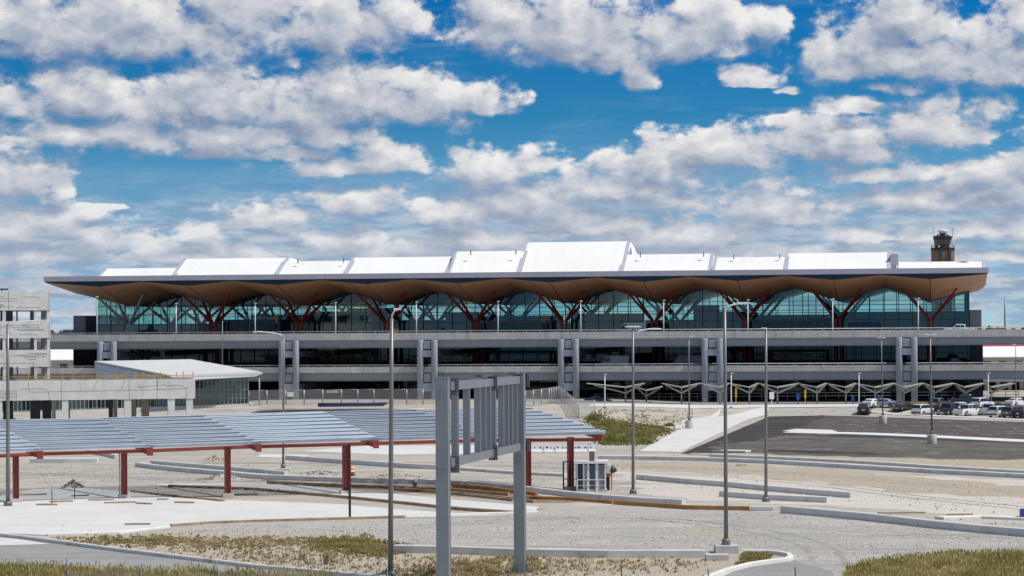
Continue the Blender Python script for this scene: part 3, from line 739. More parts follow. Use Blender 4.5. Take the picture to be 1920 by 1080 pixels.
    for (z0, z1, nm) in ((6.65, 11.9, 0), (0.4, 6.0, 1)):
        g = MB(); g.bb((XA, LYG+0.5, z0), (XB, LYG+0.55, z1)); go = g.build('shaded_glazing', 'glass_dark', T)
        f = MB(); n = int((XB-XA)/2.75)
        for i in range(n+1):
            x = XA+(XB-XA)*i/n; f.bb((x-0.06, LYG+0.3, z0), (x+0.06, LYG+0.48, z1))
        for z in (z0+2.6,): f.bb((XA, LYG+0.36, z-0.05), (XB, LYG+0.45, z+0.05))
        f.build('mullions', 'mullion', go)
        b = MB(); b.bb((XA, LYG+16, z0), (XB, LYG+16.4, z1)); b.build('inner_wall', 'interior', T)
        b = MB()
        for i in range(26):
            x = XA+4+(XB-XA-8)*rnd.random(); w = rnd.uniform(1.2, 4.5); h = rnd.uniform(0.9, 2.6)
            b.bb((x, LYG+3+rnd.uniform(0, 8), z0), (x+w, LYG+12, z0+h))
        b.build('counters', 'interior_pale', T)
        for (ua, ub) in ((885, 1034), (1440, 1552)):
            ly = LYG-2.8; xa, xb = BX(ua, ly), BX(ub, ly); zt = z0+2.9
            v = MB(); v.bb((xa, ly, zt), (xb, LYG, zt+0.5)); v.bb((xa, ly, z0), (xa+0.5, ly+0.4, zt)); v.bb((xb-0.5, ly, z0), (xb, ly+0.4, zt)); v.build('entrance_vestibule', 'core_dark', T)
        for i, x in enumerate(VX):
            b = MB()
            for sx in (-1, 1): b.bb((x+0.55*sx-0.3, LYC+4, z0), (x+0.55*sx+0.3, LYC+4.6, z1+0.1))
            b.build('lower_column', 'red_steel' if i else 'core', T)
    m = MB(); a, b = BX(140, LYG-2), BX(181, LYG-2); m.bb((a, LYG-3, 0), (b, LYG+0.2, 11.9)); m.build('end_wall', 'core_dark', T)
    m = MB(); a, b = BX(1819, LYG-2), BX(1841, LYG-2); m.bb((a, LYG-3, 0), (b, LYG+0.2, 11.9)); m.build('end_wall', 'core', T)
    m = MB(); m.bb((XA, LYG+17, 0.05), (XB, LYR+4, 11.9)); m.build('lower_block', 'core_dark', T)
    return T
TERM = build_terminal()

# ------------------------------------------------------------------ elevated roadways in front of it
def build_viaduct():
    XA, XB = BX(-260, -8), BX(2150, -8)
    YF = -8.0
    def level(name, label, ztop, zpar, zgir, zrail, cat):
        V = thing(name, label, cat, BO, -PHI)
        m = MB(); m.bb((XA, YF+0.5, zpar+0.02), (XB, LYG-0.5, zpar+0.28)); m.build('deck_slab', 'deck', V)
        m = MB(); n = int((XB-XA)/6.1)
        for i in range(n):
            a = XA+(XB-XA)*i/n; b = XA+(XB-XA)*(i+1)/n-0.02; m.bb((a, YF, zpar), (b, YF+0.45, ztop))
        m.build('parapet', 'parapet', V)
        m = MB(); m.bb((XA, YF+0.55, zgir), (XB, YF+1.0, zpar-0.003)); m.bb((XA, YF+0.35, zgir-0.06), (XB, YF+1.2, zgir+0.02))
        m.build('edge_girder', 'girder', V)
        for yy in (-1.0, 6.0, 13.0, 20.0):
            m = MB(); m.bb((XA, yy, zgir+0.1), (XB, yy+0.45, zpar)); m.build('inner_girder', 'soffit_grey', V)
        m = MB(); m.tube([(XA, YF+0.2, zrail), (XB, YF+0.2, zrail)], 0.07, 6)
        n = int((XB-XA)/2.5)
        for i in range(n+1):
            x = XA+(XB-XA)*i/n; m.bb((x-0.05, YF+0.16, ztop-0.01), (x+0.05, YF+0.26, zrail))
        m.build('railing', 'silver_steel', V)
        return V
    up = level('elevated_roadway', 'upper concrete departures roadway with grey girders and twin round piers', 13.66, 12.42, 11.05, 13.98, 'viaduct')
    lo = level('arrivals_roadway', 'lower concrete roadway slung between the round piers, under the departures deck', 7.60, 6.52, 5.10, 7.92, 'viaduct')
    for (u1, u2) in ((187.5, 212.5), (528, 554), (787.5, 814), (1051.5, 1079), (1321, 1349), (1685.5, 1713.5)):
        ly = -8.9; xa, xb = BX(u1, ly), BX(u2, ly); xm = (xa+xb)/2; r = 0.58
        p = MB()
        for x in (xa, xb): p.lathe([(r, 0), (r, 12.2), (r*.92, 12.36)], (x, ly, 0), 20)
        o = p.build('pier', 'pier', up)
        for (va_, vb_) in ((639, 653.5), (700, 716)):
            b = MB(); z1, z0 = BZ(va_, 960, ly)+0.0, BZ(vb_, 960, ly)
            b.bb((xm-0.62, ly-0.2, z0), (xm+0.62, ly+1.4, z1))
            b.build('bearing_box', 'pier', o, bevel=0.06)
        for (va_, vb_) in ((656, 668.5), (718, 733)):
            b = MB(); z1, z0 = BZ(va_, 960, ly), BZ(vb_, 960, ly)
            b.bb((xa+0.45, ly-0.42, z0), (xb-0.45, ly+0.42, z1))
            b.bb((xm-0.9, ly-0.3, z0-0.0), (xm+0.9, ly+30, z1-0.2))
            b.build('cross_beam', 'pier', o)
        b = MB(); b.bb((xm-0.75, ly-0.23, BZ(655.8, 960, ly)), (xm+0.75, ly+0.3, BZ(653.8, 960, ly))); b.build('bearing_pad', 'dark', o)
    return up, lo
VIA_UP, VIA_LO = build_viaduct()

# ------------------------------------------------------------------ control tower behind
def build_tower():
    Y = 1120.0
    def p(u, v): return P(u, v, Y)
    c = p(1768, 520); T = thing('control_tower', 'brown air traffic control tower with dark flared cab and white radar dome', 'tower', (c.x, Y, 0))
    s = Y/FPX
    def z(v): return p(1768, v).z
    def ngon(r, k, n=8, rot=0.3927): return [(r*math.cos(rot+2*math.pi*i/n), r*math.sin(rot+2*math.pi*i/n)) for i in range(n)]
    R0 = 21*s*1.06
    m = MB(); m.prism(ngon(R0, 8), 0, z(470)); m.build('shaft', 'brown_panel', T)
    m = MB()
    for (u0_, u1_) in ((1757, 1762.5), (1775, 1779.5)):
        x0, x1 = p(u0_, 500).x-c.x, p(u1_, 500).x-c.x; m.bb((x0, -R0-0.25, 0), (x1, -R0*0.6, z(470)))
    m.build('dark_stripe', 'core_dark', T)
    m = MB(); m.prism(ngon(R0*1.03, 8), z(470)+0.01, z(465)); m.build('gallery', 'dark', T)
    m = MB()
    for i in range(8):
        a = 0.3927+2*math.pi*i/8; b = a+2*math.pi/8
        for t in (0, .5): 
            x = R0*(math.cos(a)*(1-t)+math.cos(b)*t); y = R0*(math.sin(a)*(1-t)+math.sin(b)*t); m.bb((x-.08, y-.08, z(465)), (x+.08, y+.08, z(461)))
        m.beam((R0*math.cos(a), R0*math.sin(a), z(461)), (R0*math.cos(b), R0*math.sin(b), z(461)), 0.1, 0.1)
    m.build('gallery_rail', 'dark', T)
    ra, rb = 14.5*s*1.05, 17.0*s*1.05
    m = MB(); m.lathe([(ra, z(465)), (ra, z(460.5))], n=8, smooth=False); m.build('cab_base', 'core_dark', T)
    m = MB(); m.lathe([(ra, z(460.5)+.01), (rb*.96, z(449.5))], n=8, smooth=False); m.build('cab_glass', 'car_glass', T)
    m = MB(); m.lathe([(rb*.97, z(449.5)+.01), (rb*1.04, z(443.5)), (rb*.7, z(441.5))], n=8, smooth=False); m.build('cab_roof', 'dark', T)
    m = MB(); m.lathe([(1.4*s*4, z(441.5)), (1.2*s*4, z(438.5))], n=10); m.tube([(-11*s, 0, z(441.5)), (-8*s, 0, z(439)), (-5*s, 0, z(439.5))], .25, 6); m.tube([(11*s, 0, z(441.5)), (8*s, 0, z(439)), (5*s, 0, z(439.5))], .25, 6); m.build('dome_support', 'dark', T)
    m = MB(); m.lathe([(5*s, z(438.4)), (8.5*s, z(435.5)), (9.6*s, z(433)), (9.2*s, z(431.6)), (5*s, z(430.9)), (0.3, z(430.8))], n=20); m.build('radar_dome', 'white_paint', T)
    m = MB()
    for u in (1751, 1786): x = p(u, 440).x-c.x; m.tube([(x, 0, z(445)), (x, 0, z(426))], .09, 5)
    m.build('antenna', 'dark', T)
    m = MB(); m.lathe([(1.1*s, z(465)+.05), (1.4*s, z(462.6)), (.2, z(460.5))], (-10*s, -R0*.8, 0), 10); m.lathe([(1.6*s, z(465)+.05), (1.9*s, z(462.2)), (.2, z(460))], (10.5*s, -R0*.8, 0), 10); m.build('equipment_pod', 'white_paint', T)
build_tower()
# ------------------------------------------------------------------ parking garage on the left
def build_garage():
    Y = 386.0; ga = R(10.8)          # the block is turned a little, its right flank stays out of sight
    c0 = P(48, 650, Y); ca = Vector((math.cos(ga), math.sin(ga), 0)); cb = Vector((-math.sin(ga), math.cos(ga), 0)); c0 = Vector((c0.x, Y, 0))
    def hit(u, v, ly=0.0):
        r = ray(u, v); k = (c0.dot(cb)+ly)/r.dot(cb); p = r*k
        return (p-c0).dot(ca), p.z+ZC
    def X(u, ly=0.0): return hit(u, 650, ly)[0]
    def Z(v, u=48): return hit(u, v, 0.0)[1]
    T = thing('parking_garage', 'pale concrete parking garage with open decks and patterned parapets at the left edge', 'garage', c0, ga)
    ox = 0.0
    x0, x1, xw = X(-330), X(95), X(363)
    D = 24.0
    rnd = random.Random(11)
    bands = [(547.5, 582), (602, 634), (656, 688)]
    for i, (vt, vb) in enumerate(bands):
        zt, zb = Z(vt), Z(vb)
        m = MB()
        m.bb((x0, 0, zb), (x1, 0.5, zt)); m.bb((x1-0.5, 0.5, zb), (x1, D, zt)); m.bb((x0, D-0.5, zb), (x1-0.5, D, zt))
        o = m.build('parapet', 'garage', T)
        j = MB()
        for k in range(46):     # recessed lines cast into the panel
            w = rnd.uniform(1.0, 4.5); x = rnd.uniform(x0, x1-w-0.5); z = rnd.uniform(zb+0.35, zt-0.5)
            j.bb((x, -0.004, z), (x+w, 0.01, z+0.06))
            if rnd.random() < .5: j.bb((x+w-0.06, -0.004, z-rnd.uniform(.2, .45)), (x+w, 0.01, z))
        for k in range(12):
            x = x1-k*6.0-0.2; j.bb((x-0.03, -0.005, zb), (x+0.03, 0.01, zt))
        j.build('joint_lines', 'reveal', o)
        m = MB(); m.bb((x0, 0.5, zb+0.02), (x1-0.5, D-0.5, zb+0.45)); m.build('floor_slab', 'deck', T)
    def col(u0, u1, vt, vb, y0=0.1, dep=1.2, m_='garage', par=T):
        m = MB(); m.bb((X(u0)-ox, y0, Z(vb)), (X(u1)-ox, y0+dep, Z(vt))); m.build('column', m_, par)
    for (vt, vb) in ((582, 602), (634, 656), (688, 712)):
        for (a, b) in ((-120, -112), (-56, -48), (5, 10.5), (64, 69), (88.5, 93.5)): col(a, b, vt, vb)
        for (a, b) in ((-130, -110), (-66, -46), (0, 9), (10.5, 24), (57, 67), (78, 89)): col(a, b, vt, vb, 8.5, 1.3, 'deck')
        for (a, b) in ((-40, -36), (30, 33), (92.5, 96)): col(a, b, vt, vb, D-1.4, 0.8, 'deck')
    m = MB(); m.tube([(X(-10)-ox, 4, Z(541)), (X(16)-ox, 4, Z(541.5))], 0.14, 6); m.tube([(X(4)-ox, 4, Z(548)), (X(4)-ox, 4, Z(541))], 0.07, 6); m.build('roof_light', 'dark', T)
    # low deck reaching to the right
    zt, zb = Z(711.5, 200), Z(748, 200)
    yb = -3.0
    m = MB(); m.bb((x0, yb, zb), (xw, yb+0.6, zt)); m.bb((xw-0.6, yb+0.6, zb), (xw, yb+12, zt)); o = m.build('low_deck_wall', 'garage', T)
    j = MB()
    for u in (114, 240, 292): x = X(u)-ox; j.bb((x-0.03, yb-0.005, zb), (x+0.03, yb+0.01, zt))
    def line(pts, w=0.055):
        for (ua, va), (ub, vb_) in zip(pts[:-1], pts[1:]):
            j.beam((X(ua)-ox, yb-0.003, Z(va, 200)), (X(ub)-ox, yb-0.003, Z(vb_, 200)), 0.012, w, up=(0, 0, 1) if abs(ub-ua) > abs(va-vb_)*.5 else (1, 0, 0))
    line([(40, 727), (84, 727), (90, 731), (91.5, 748)]); line([(53, 714), (53, 728), (58, 733), (285, 731), (350, 729)])
    line([(254, 716), (262, 728)]); line([(252, 726), (300, 723), (306, 721), (312, 726), (318, 723), (340, 724), (346, 730), (347, 748)]); line([(293, 714), (293, 728), (298, 731)])
    for k in range(8): j.bb((X(2+4*k)-ox-0.03, yb-0.004, Z(746, 200)), (X(2+4*k)-ox+0.03, yb+0.01, Z(730, 200)))
    for k in range(3): j.bb((X(-5)-ox, yb-0.004, Z(730+6*k, 200)), (X(31)-ox, yb+0.01, Z(730+6*k, 200)+0.05))
    line([(180, 713), (172, 733)]); line([(232, 713), (226, 729)])
    j.build('joint_lines', 'reveal', o)
    m = MB(); m.bb((x0, yb+0.6, zb+0.1), (xw-0.6, yb+12, zt-1.0)); m.build('low_deck_slab', 'deck', T)
    for (a, b, dp) in ((-70, -58, 1.0), (-8, 4, 1.0), (115, 127, 1.5), (231, 244, 1.3), (312, 325, 1.3), (346.5, 359, 1.3)):
        m = MB(); m.bb((X(a)-ox, yb+0.1, 0), (X(b)-ox, yb+0.1+dp, zb)); m.build('column', 'garage', T)
    for (a, b, mm) in ((5, 24, 'core_dark'), (56, 75, 'core_dark'), (79, 96, 'core_dark'), (97, 104, 'garage'), (127, 131, 'beige'), (213, 220, 'beige'), (244.5, 256, 'beige'), (204, 212, 'core_dark'), (266, 280, 'beige')):
        m = MB(); m.bb((X(a)-ox, yb+5, 0), (X(b)-ox, yb+6, zb)); m.build('inner_column', mm, T)
    # yellow guard rail posts clamped to the low deck
    m = MB()
    for u in (-20, 14, 53, 117, 136, 155, 180, 197, 217, 234, 252, 267, 287, 299, 329, 341, 359):
        x = X(u)-ox; m.bb((x-0.05, yb+0.1, zt-0.2), (x+0.05, yb+0.2, zt+1.15)); m.bb((x-0.15, yb+0.05, zt+0.86), (x+0.15, yb+0.2, zt+0.92))
    m.bb((X(-60)-ox, yb+0.13, zt+0.55), (xw-0.2, yb+0.2, zt+0.63))
    m.build('guard_rail', 'yellow', T)
    m = MB()
    for (a, b, z_) in ((30, 122, 0.12), (130, 360, 0.1)): m.bb((X(a)-ox, yb+0.62, zt-0.05), (X(b)-ox, yb+0.95, zt+z_+0.12))
    m.bb((X(225)-ox, yb+1.3, zt-1), (X(236)-ox, yb+2, zt+0.8)); m.bb((X(262)-ox, yb+1.3, zt-1), (X(270)-ox, yb+2, zt+1.0))
    m.build('stored_boards', 'timber', T)
build_garage()

# ------------------------------------------------------------------ glazed pavilion with a tilted white roof
def build_pavilion():
    Y0 = 428.0
    T0 = P(300, 740, Y0); T = thing('entrance_pavilion', 'low glazed pavilion with tilted white folded roof in front of the viaduct', 'pavilion', (T0.x, Y0, 0))
    def L(u, v, y): p = P(u, v, y); return Vector((p.x-T0.x, y-Y0, p.z))
    yb = Y0+17; yf = Y0-2
    A = L(177, 677, yb); Bq = L(358, 673.5, yb); C = L(492, 697.5, yf+7); D = L(320, 703.5, yf)
    th = Vector((0, 0, 0.35))
    m = MB(); m.add([A, Bq, C, D, A-th, Bq-th, C-th, D-th], [(0, 1, 2, 3), (7, 6, 5, 4), (0, 4, 5, 1), (1, 5, 6, 2), (2, 6, 7, 3), (3, 7, 4, 0)]); m.build('roof', 'roof_grey', T)
    # raised rim along the back ridge and blue membrane on the left slope
    E = L(186, 697, yb-6)
    m = MB(); m.add([A+Vector((0, -.1, -.36)), D+Vector((0, -.1, -.36)), E+Vector((0, -1, -1.2))], [(0, 1, 2)]); m.add([A+Vector((0, 0.3, -.36)), D+Vector((0, 0.3, -.36)), E+Vector((0, 0.3, -1.2))], [(2, 1, 0)]); m.build('left_slope', 'slate', T)
    F = L(366, 712, yf); H = L(478, 706, yf+6.4)
    m = MB(); D2 = D-th; C2 = C-th
    m.add([D2+Vector((0, .02, 0)), C2+Vector((0, .02, 0)), H, F, D2+Vector((0, .6, 0)), C2+Vector((0, .6, 0)), H+Vector((0, .6, 0)), F+Vector((0, .6, 0))], [(0, 1, 2, 3), (4, 7, 6, 5), (0, 3, 7, 4), (1, 5, 6, 2), (3, 2, 6, 7)]); m.build('fascia', 'fascia', T)
    # glass wall
    wl, wr = L(-30, 757, yf-2.4), L(466, 753, yf+6.6)
    zb_ = 1.9
    n = 64
    g = MB(); rows = [[], []]
    for i in range(n+1):
        t = i/n; q = wl.lerp(wr, t); tz = 6.0
        if q.x > F.x: tz = F.z+(H.z-F.z)*min(1, (q.x-F.x)/(H.x-F.x))
        else: tz = min(F.z, 5.6)
        rows[0].append((q.x, q.y, zb_-1.0*(1-smoothstep(t, 0.35, 0.75)))); rows[1].append((q.x, q.y, tz))
    g.grid(rows); go = g.build('glass_wall', 'glass_green', T, fix=False)
    f = MB()
    for i in range(n+1):
        a, b = rows[0][i], rows[1][i]; f.beam((a[0], a[1]-0.08, a[2]), (b[0], b[1]-0.08, b[2]), 0.09, 0.14, up=(0, 1, 0))
    for z in (2.9, 4.3): f.beam((rows[0][0][0], rows[0][0][1]-0.06, z), (rows[0][n][0], rows[0][n][1]-0.06, z), 0.08, 0.08)
    f.build('mullions', 'interior_pale', go)
    m = MB(); m.add([Vector(rows[0][0])+Vector((0, -0.3, 0)), Vector(rows[0][n])+Vector((0.2, -0.3, 0)), Vector(rows[0][n])+Vector((0.2, 6, 0)), Vector(rows[0][0])+Vector((0, 10, 0))]+
        [Vector((rows[0][0][0], rows[0][0][1]-0.3, -0.1)), Vector((rows[0][n][0]+.2, rows[0][n][1]-0.3, 0.4)), Vector((rows[0][n][0]+.2, rows[0][n][1]+6, 0.4)), Vector((rows[0][0][0], rows[0][0][1]+10, 0.4))],
        [(0, 1, 2, 3), (0, 4, 5, 1), (1, 5, 6, 2), (2, 6, 7, 3), (3, 7, 4, 0)]); m.build('plinth', 'kerb_white', T)
    m = MB(); p = L(462, 712, yf+12); m.bb((rows[0][0][0], 11, 0.4), (p.x, 11.3, 5.2)); m.build('back_wall', 'interior', T)
    m = MB(); p0, p1 = L(486, 700, yf+7.2), L(483, 752, yf+7.2); m.tube([(p0.x, p0.y, p0.z), (p0.x, p0.y, 0.5)], 0.12, 8); m.build('roof_prop', 'pier', T)
build_pavilion()

# ------------------------------------------------------------------ buildings seen past both ends of the viaduct
def far_building(name, label, u0, u1, vt, vb, Y, wall, roofm, pitch=0.0, cat='building', depth=30.0, windows=True, roofv=None):
    a, b = P(u0, vt, Y), P(u1, vb, Y); T = thing(name, label, cat, ((a.x+b.x)/2, Y, 0)); hw = (b.x-a.x)/2
    zr = P((u0+u1)/2, roofv if roofv else vt+(vb-vt)*.55, Y).z
    m = MB(); m.bb((-hw, 0, 0), (hw, depth, zr)); m.build('wall', wall, T)
    m = MB(); m.extr([(-0.6, zr+0.02), (-0.6, zr+0.3), (depth/2, a.z+0.3), (depth+0.6, zr+0.3), (depth+0.6, zr+0.02)], 'x', -hw-0.4, hw+0.4); m.build('roof', roofm, T)
    if windows:
        n = max(2, int(hw*2/5)); m = MB()
        for i in range(n):
            x = -hw+hw*2*(i+.5)/n; m.bb((x-1.3, -0.06, 1.0), (x+1.3, 0.05, zr-1.2))
        m.build('window_band', 'core_dark', T)
    return T
far_building('hangar', 'white roofed hangar showing between garage and viaduct', 60, 139, 653, 700, 900, 'beige', 'roof_white', roofv=676)
far_building('hangar', 'white warehouse with a long bright roof beyond the right end of the viaduct', 1836, 2040, 652, 690, 880, 'beige', 'roof_white', roofv=670)
far_building('red_roof_shed', 'red roofed shed peeping over the white warehouse roof', 1838, 2000, 646, 690, 1000, 'beige', 'red_roof', roofv=652, windows=False)

# low annex and its columns seen under the deck to the right of the terminal
def annex():
    Y = 520.0; c = P(1880, 740, Y); T = thing('annex_block', 'low dark glazed annex with pale columns under the deck right of the terminal', 'building', (c.x, Y, 0))
    x = lambda u: P(u, 740, Y).x-c.x
    z = lambda v: P(1880, v, Y).z
    m = MB(); m.bb((x(1842), 6, 0), (x(2040), 12, z(716))); m.build('wall', 'core_dark', T)
    m = MB(); m.bb((x(1838), -1, z(716)+.02), (x(2044), 13, z(711))); m.build('roof', 'girder', T)
    for k in range(9): m = MB(); m.bb((x(1846+k*22), 0, 0), (x(1846+k*22)+.8, .8, z(716))); m.build('column', 'beige', T)
    rnd = random.Random(4)
    for k in range(14): m = MB(); u = 1846+k*13+rnd.uniform(-4, 4); v = rnd.uniform(726, 740); m.bb((x(u), 5.9, z(v+rnd.uniform(3, 8))), (x(u)+rnd.uniform(.5, 1.4), 5.99, z(v))); m.build('wall_panel', 'white_paint' if k % 3 else 'red_roof', T)
    m = MB(); m.bb((x(1842), -3, 0), (x(2040), -2.7, z(744))); m.build('low_wall', 'kerb', T)
annex()
# ------------------------------------------------------------------ terrain: flat building site that steps up to the terminal forecourt
def hgt(x, y):
    t = smoothstep(x, 13, 36)
    y0 = 393+(413-393)*t; y1 = 423+(421-423)*t; H = 1.75+(1.10-1.75)*t
    H -= 1.05*(1-smoothstep(x, -66, -40))
    h = H*smoothstep(y, y0, y1)
    h += 0.10*smoothstep(y, 250, 262)*0  # the site itself is level
    return h*(1-smoothstep(y, 520, 620))
def GT(u, v, dz=0.0):
    z = 0.0
    for _ in range(14):
        p = G(u, v, z); z = 0.5*z+0.5*hgt(p.x, p.y)
    p = G(u, v, z); p.z = hgt(p.x, p.y)+dz
    return p
def axis(a, b, step): return [a+(b-a)*i/int(round((b-a)/step)) for i in range(int(round((b-a)/step))+1)]
gx = [-9000, -3000, -1200, -500, -250, -160]+axis(-120, 160, 4)+[220, 320, 600, 1400, 3000, 9000]
gy = [-60, 40, 90]+axis(130, 380, 10)+axis(384, 432, 2)+axis(440, 640, 20)+[800, 1200, 2400, 6000, 14000]
m = MB(); m.grid([[(x, y, hgt(x, y)) for x in gx] for y in gy]); struct(m.build('ground', 'dirt'))

def px(pts, n=1): return pts
def sheet(name, pts, m_, dz, jag=0.0, seed=1, step=3.0):
    """thin ground sheet laid on the flat site; jag roughens the outline (m)"""
    rnd = random.Random(seed); w = [GT(u, v) for u, v in pts]; out = []
    for i in range(len(w)):
        a, b = w[i], w[(i+1) % len(w)]
        n = max(1, min(60, int((b-a).length/step))) if jag else 1
        for k in range(n):
            p = a.lerp(b, k/n)
            if jag and k:
                d = (b-a).normalized(); nrm = Vector((-d.y, d.x, 0)); p = p + nrm*rnd.uniform(-jag, jag)*2.0
            out.append((p.x, p.y, 0.0))
    me = bpy.data.meshes.new(name); bm = bmesh.new(); vs = [bm.verts.new((x, y, dz)) for x, y, _ in out]
    f = bm.faces.new(vs); f.normal_update()
    if f.normal.z < 0: f.normal_flip()
    bmesh.ops.triangulate(bm, faces=[f]); bm.to_mesh(me); bm.free()
    me.materials.append(M[m_]); o = bpy.data.objects.new(name, me); COL.objects.link(o); return struct(o)
def strip(name, left, right, m_, dz, n=16):
    """sheet following the terrain between two pixel lines"""
    L = [GT(*p, dz) for p in left]; Q = [GT(*p, dz) for p in right]
    def along(poly, t):
        s = t*(len(poly)-1); i = min(int(s), len(poly)-2); return poly[i].lerp(poly[i+1], s-i)
    rows = []
    for i in range(n+1):
        a, b = along(L, i/n), along(Q, i/n); row = []
        for k in range(9):
            p = a.lerp(b, k/8); row.append((p.x, p.y, hgt(p.x, p.y)+dz))
        rows.append(row)
    m = MB(); m.grid(rows); return struct(m.build(name, m_))

sheet('gravel', [(700, 1016), (690, 1000), (560, 990), (420, 992), (300, 1004), (228, 1002), (320, 986), (480, 978), (640, 972), (860, 966), (1000, 958), (1240, 956), (1420, 960), (1470, 965), (1600, 976), (1760, 991), (1945, 1008), (1945, 1090), (1495, 1090), (1490, 1056), (1480, 1036), (1330, 1034), (960, 1023)], 'gravel', 0.012, 0.5, 3)
sheet('gravel', [(1100, 866), (1400, 872), (1700, 893), (1940, 912), (1940, 935), (1700, 925), (1400, 890), (1150, 880)], 'tan_gravel', 0.010, 0.8, 5)
sheet('pale_soil', [(1140, 868), (1300, 872), (1600, 886), (1945, 902), (1945, 968), (1800, 966), (1600, 952), (1470, 946), (1290, 940), (1200, 925), (1150, 895)], 'pale_dirt', 0.008, 0.8, 25)
sheet('rusty_soil', [(500, 903), (620, 908), (740, 911), (850, 913), (960, 923), (1040, 932), (1110, 938), (1060, 943), (1000, 942), (900, 934), (800, 926), (700, 918), (560, 910)], 'rust_soil', 0.014, 0.3, 26)
sheet('concrete_slab', [(-40, 938), (60, 918), (150, 915), (240, 922), (330, 934), (420, 938), (500, 940), (640, 946), (740, 955), (850, 962), (960, 966), (850, 969.5), (640, 973), (480, 978), (320, 986), (225, 1000), (90, 1004), (-40, 999)], 'slab', 0.030)
sheet('concrete_road', [(275, 908), (480, 907), (560, 910), (650, 920), (750, 928), (850, 937), (960, 946), (1010, 951), (1004, 959), (960, 958), (860, 951), (760, 941), (640, 929), (560, 922), (480, 916), (400, 913), (315, 911)], 'slab', 0.030)
sheet('concrete_pad', [(690, 836), (905, 835), (1000, 838), (1000, 848), (905, 852), (720, 853), (560, 846)], 'slab', 0.028)
sheet('concrete_pad', [(490, 851), (585, 853), (560, 860), (480, 857)], 'slab', 0.026)
sheet('road', [(-40, 1007), (60, 1014), (200, 1033), (300, 1045), (480, 1067), (600, 1077), (720, 1090), (760, 1130), (-60, 1130)], 'road', 0.020)
sheet('concrete_road', [(-40, 1006.5), (30, 1011), (95, 1021), (20, 1023), (-40, 1024)], 'slab', 0.034)
sheet('soil_island', [(95, 1007), (330, 998), (480, 1003), (600, 1000), (700, 1012), (740, 1024), (960, 1037), (1330, 1047), (1440, 1039), (1482, 1046), (1400, 1061), (1340, 1082), (1330, 1130), (790, 1130), (700, 1084), (480, 1062), (300, 1042), (200, 1028)], 'tan_gravel', 0.022, 0.35, 9)
sheet('road', [(1335, 1092), (1375, 1072), (1410, 1063), (1450, 1057), (1490, 1052), (1560, 1072), (1590, 1130), (1320, 1130)], 'road', 0.024)
# parking lot on the right
sheet('asphalt_lot', [(1276, 851), (1442, 776), (1530, 779), (1600, 781), (1760, 787), (1960, 794), (1960, 884), (1700, 868), (1440, 856)], 'asphalt', 0.020)
sheet('asphalt_lot', [(1533, 778.5), (1600, 780.5), (1760, 786), (1960, 793), (1960, 827), (1700, 815.5), (1480, 806.5)], 'asphalt_old', 0.032)
sheet('asphalt_lot', [(1330, 838), (1475, 817), (1700, 823.5), (1960, 834), (1960, 878), (1700, 864), (1440, 853), (1340, 848)], 'asphalt_dusty', 0.036, 0.5, 8)
sheet('gravel', [(1300, 850), (1440, 851.5), (1600, 858), (1800, 862), (1960, 863), (1960, 889), (1700, 871), (1440, 858), (1330, 854)], 'tan_gravel', 0.048, 0.9, 12, 2.0)
sheet('asphalt_lot', [(1436, 843.5), (1520, 845), (1600, 848), (1695, 853), (1600, 854), (1500, 850), (1430, 846.5)], 'asphalt', 0.052, 0.5, 13, 2.0)
sheet('concrete_pad', [(1466, 808.5), (1492, 804.5), (1560, 806.5), (1572, 811), (1500, 812.5)], 'slab', 0.05)
sheet('asphalt_lot', [(1476, 808), (1512, 790), (1534, 778.5), (1546, 779), (1524, 791), (1490, 808)], 'asphalt', 0.044, 0.4, 14, 2.0)
sheet('gravel', [(1285, 999), (1330, 996), (1392, 998), (1405, 1003), (1350, 1008), (1300, 1006)], 'tan_gravel', 0.02, 0.7, 15, 1.0)
# the concrete ramp, its side pad and the forecourt pavement
strip('ramp', [(1198, 847), (1262, 812), (1312, 788), (1352, 772)], [(1276, 848.5), (1345, 815), (1400, 788), (1446, 772)], 'slab', 0.05, 40)
strip('ramp', [(1238, 803), (1290, 786), (1330, 772)], [(1290, 804), (1330, 789), (1352, 774)], 'slab', 0.04, 30)
strip('pavement', [(1105, 757.5), (1400, 757.5), (1700, 757), (1960, 757)], [(1105, 763), (1400, 765), (1620, 766.5), (1960, 769)], 'slab', 0.05, 30)
strip('road', [(960, 750), (1400, 750), (1960, 749)], [(1030, 757), (1400, 757), (1960, 756.5)], 'road', 0.04, 30)
# faded bay markings
m = MB(); rnd = random.Random(5)
for v, a, b, dens in ((783, 1600, 1660, .2), (786.5, 1560, 1900, .35), (789.5, 1545, 1920, .6), (793, 1545, 1920, .55), (796, 1560, 1930, .7), (799.5, 1540, 1930, .7), (803, 1530, 1930, .6), (806.5, 1560, 1930, .5), (810, 1650, 1930, .45)):
    u = a
    while u < b:
        l = rnd.uniform(3, 26)
        if rnd.random() < dens:
            vv = v+(u-1560)*0.020+rnd.uniform(-.5, .5); p, q = G(u, vv), G(u+l, vv+l*0.020); w = rnd.uniform(0.10, 0.45)
            m.add([(p.x, p.y-w, 0.042), (q.x, q.y-w, 0.042), (q.x, q.y+w, 0.042), (p.x, p.y+w, 0.042)], [(0, 1, 2, 3)])
        u += l+rnd.uniform(1, 8)
struct(m.build('bay_markings', 'marking'))

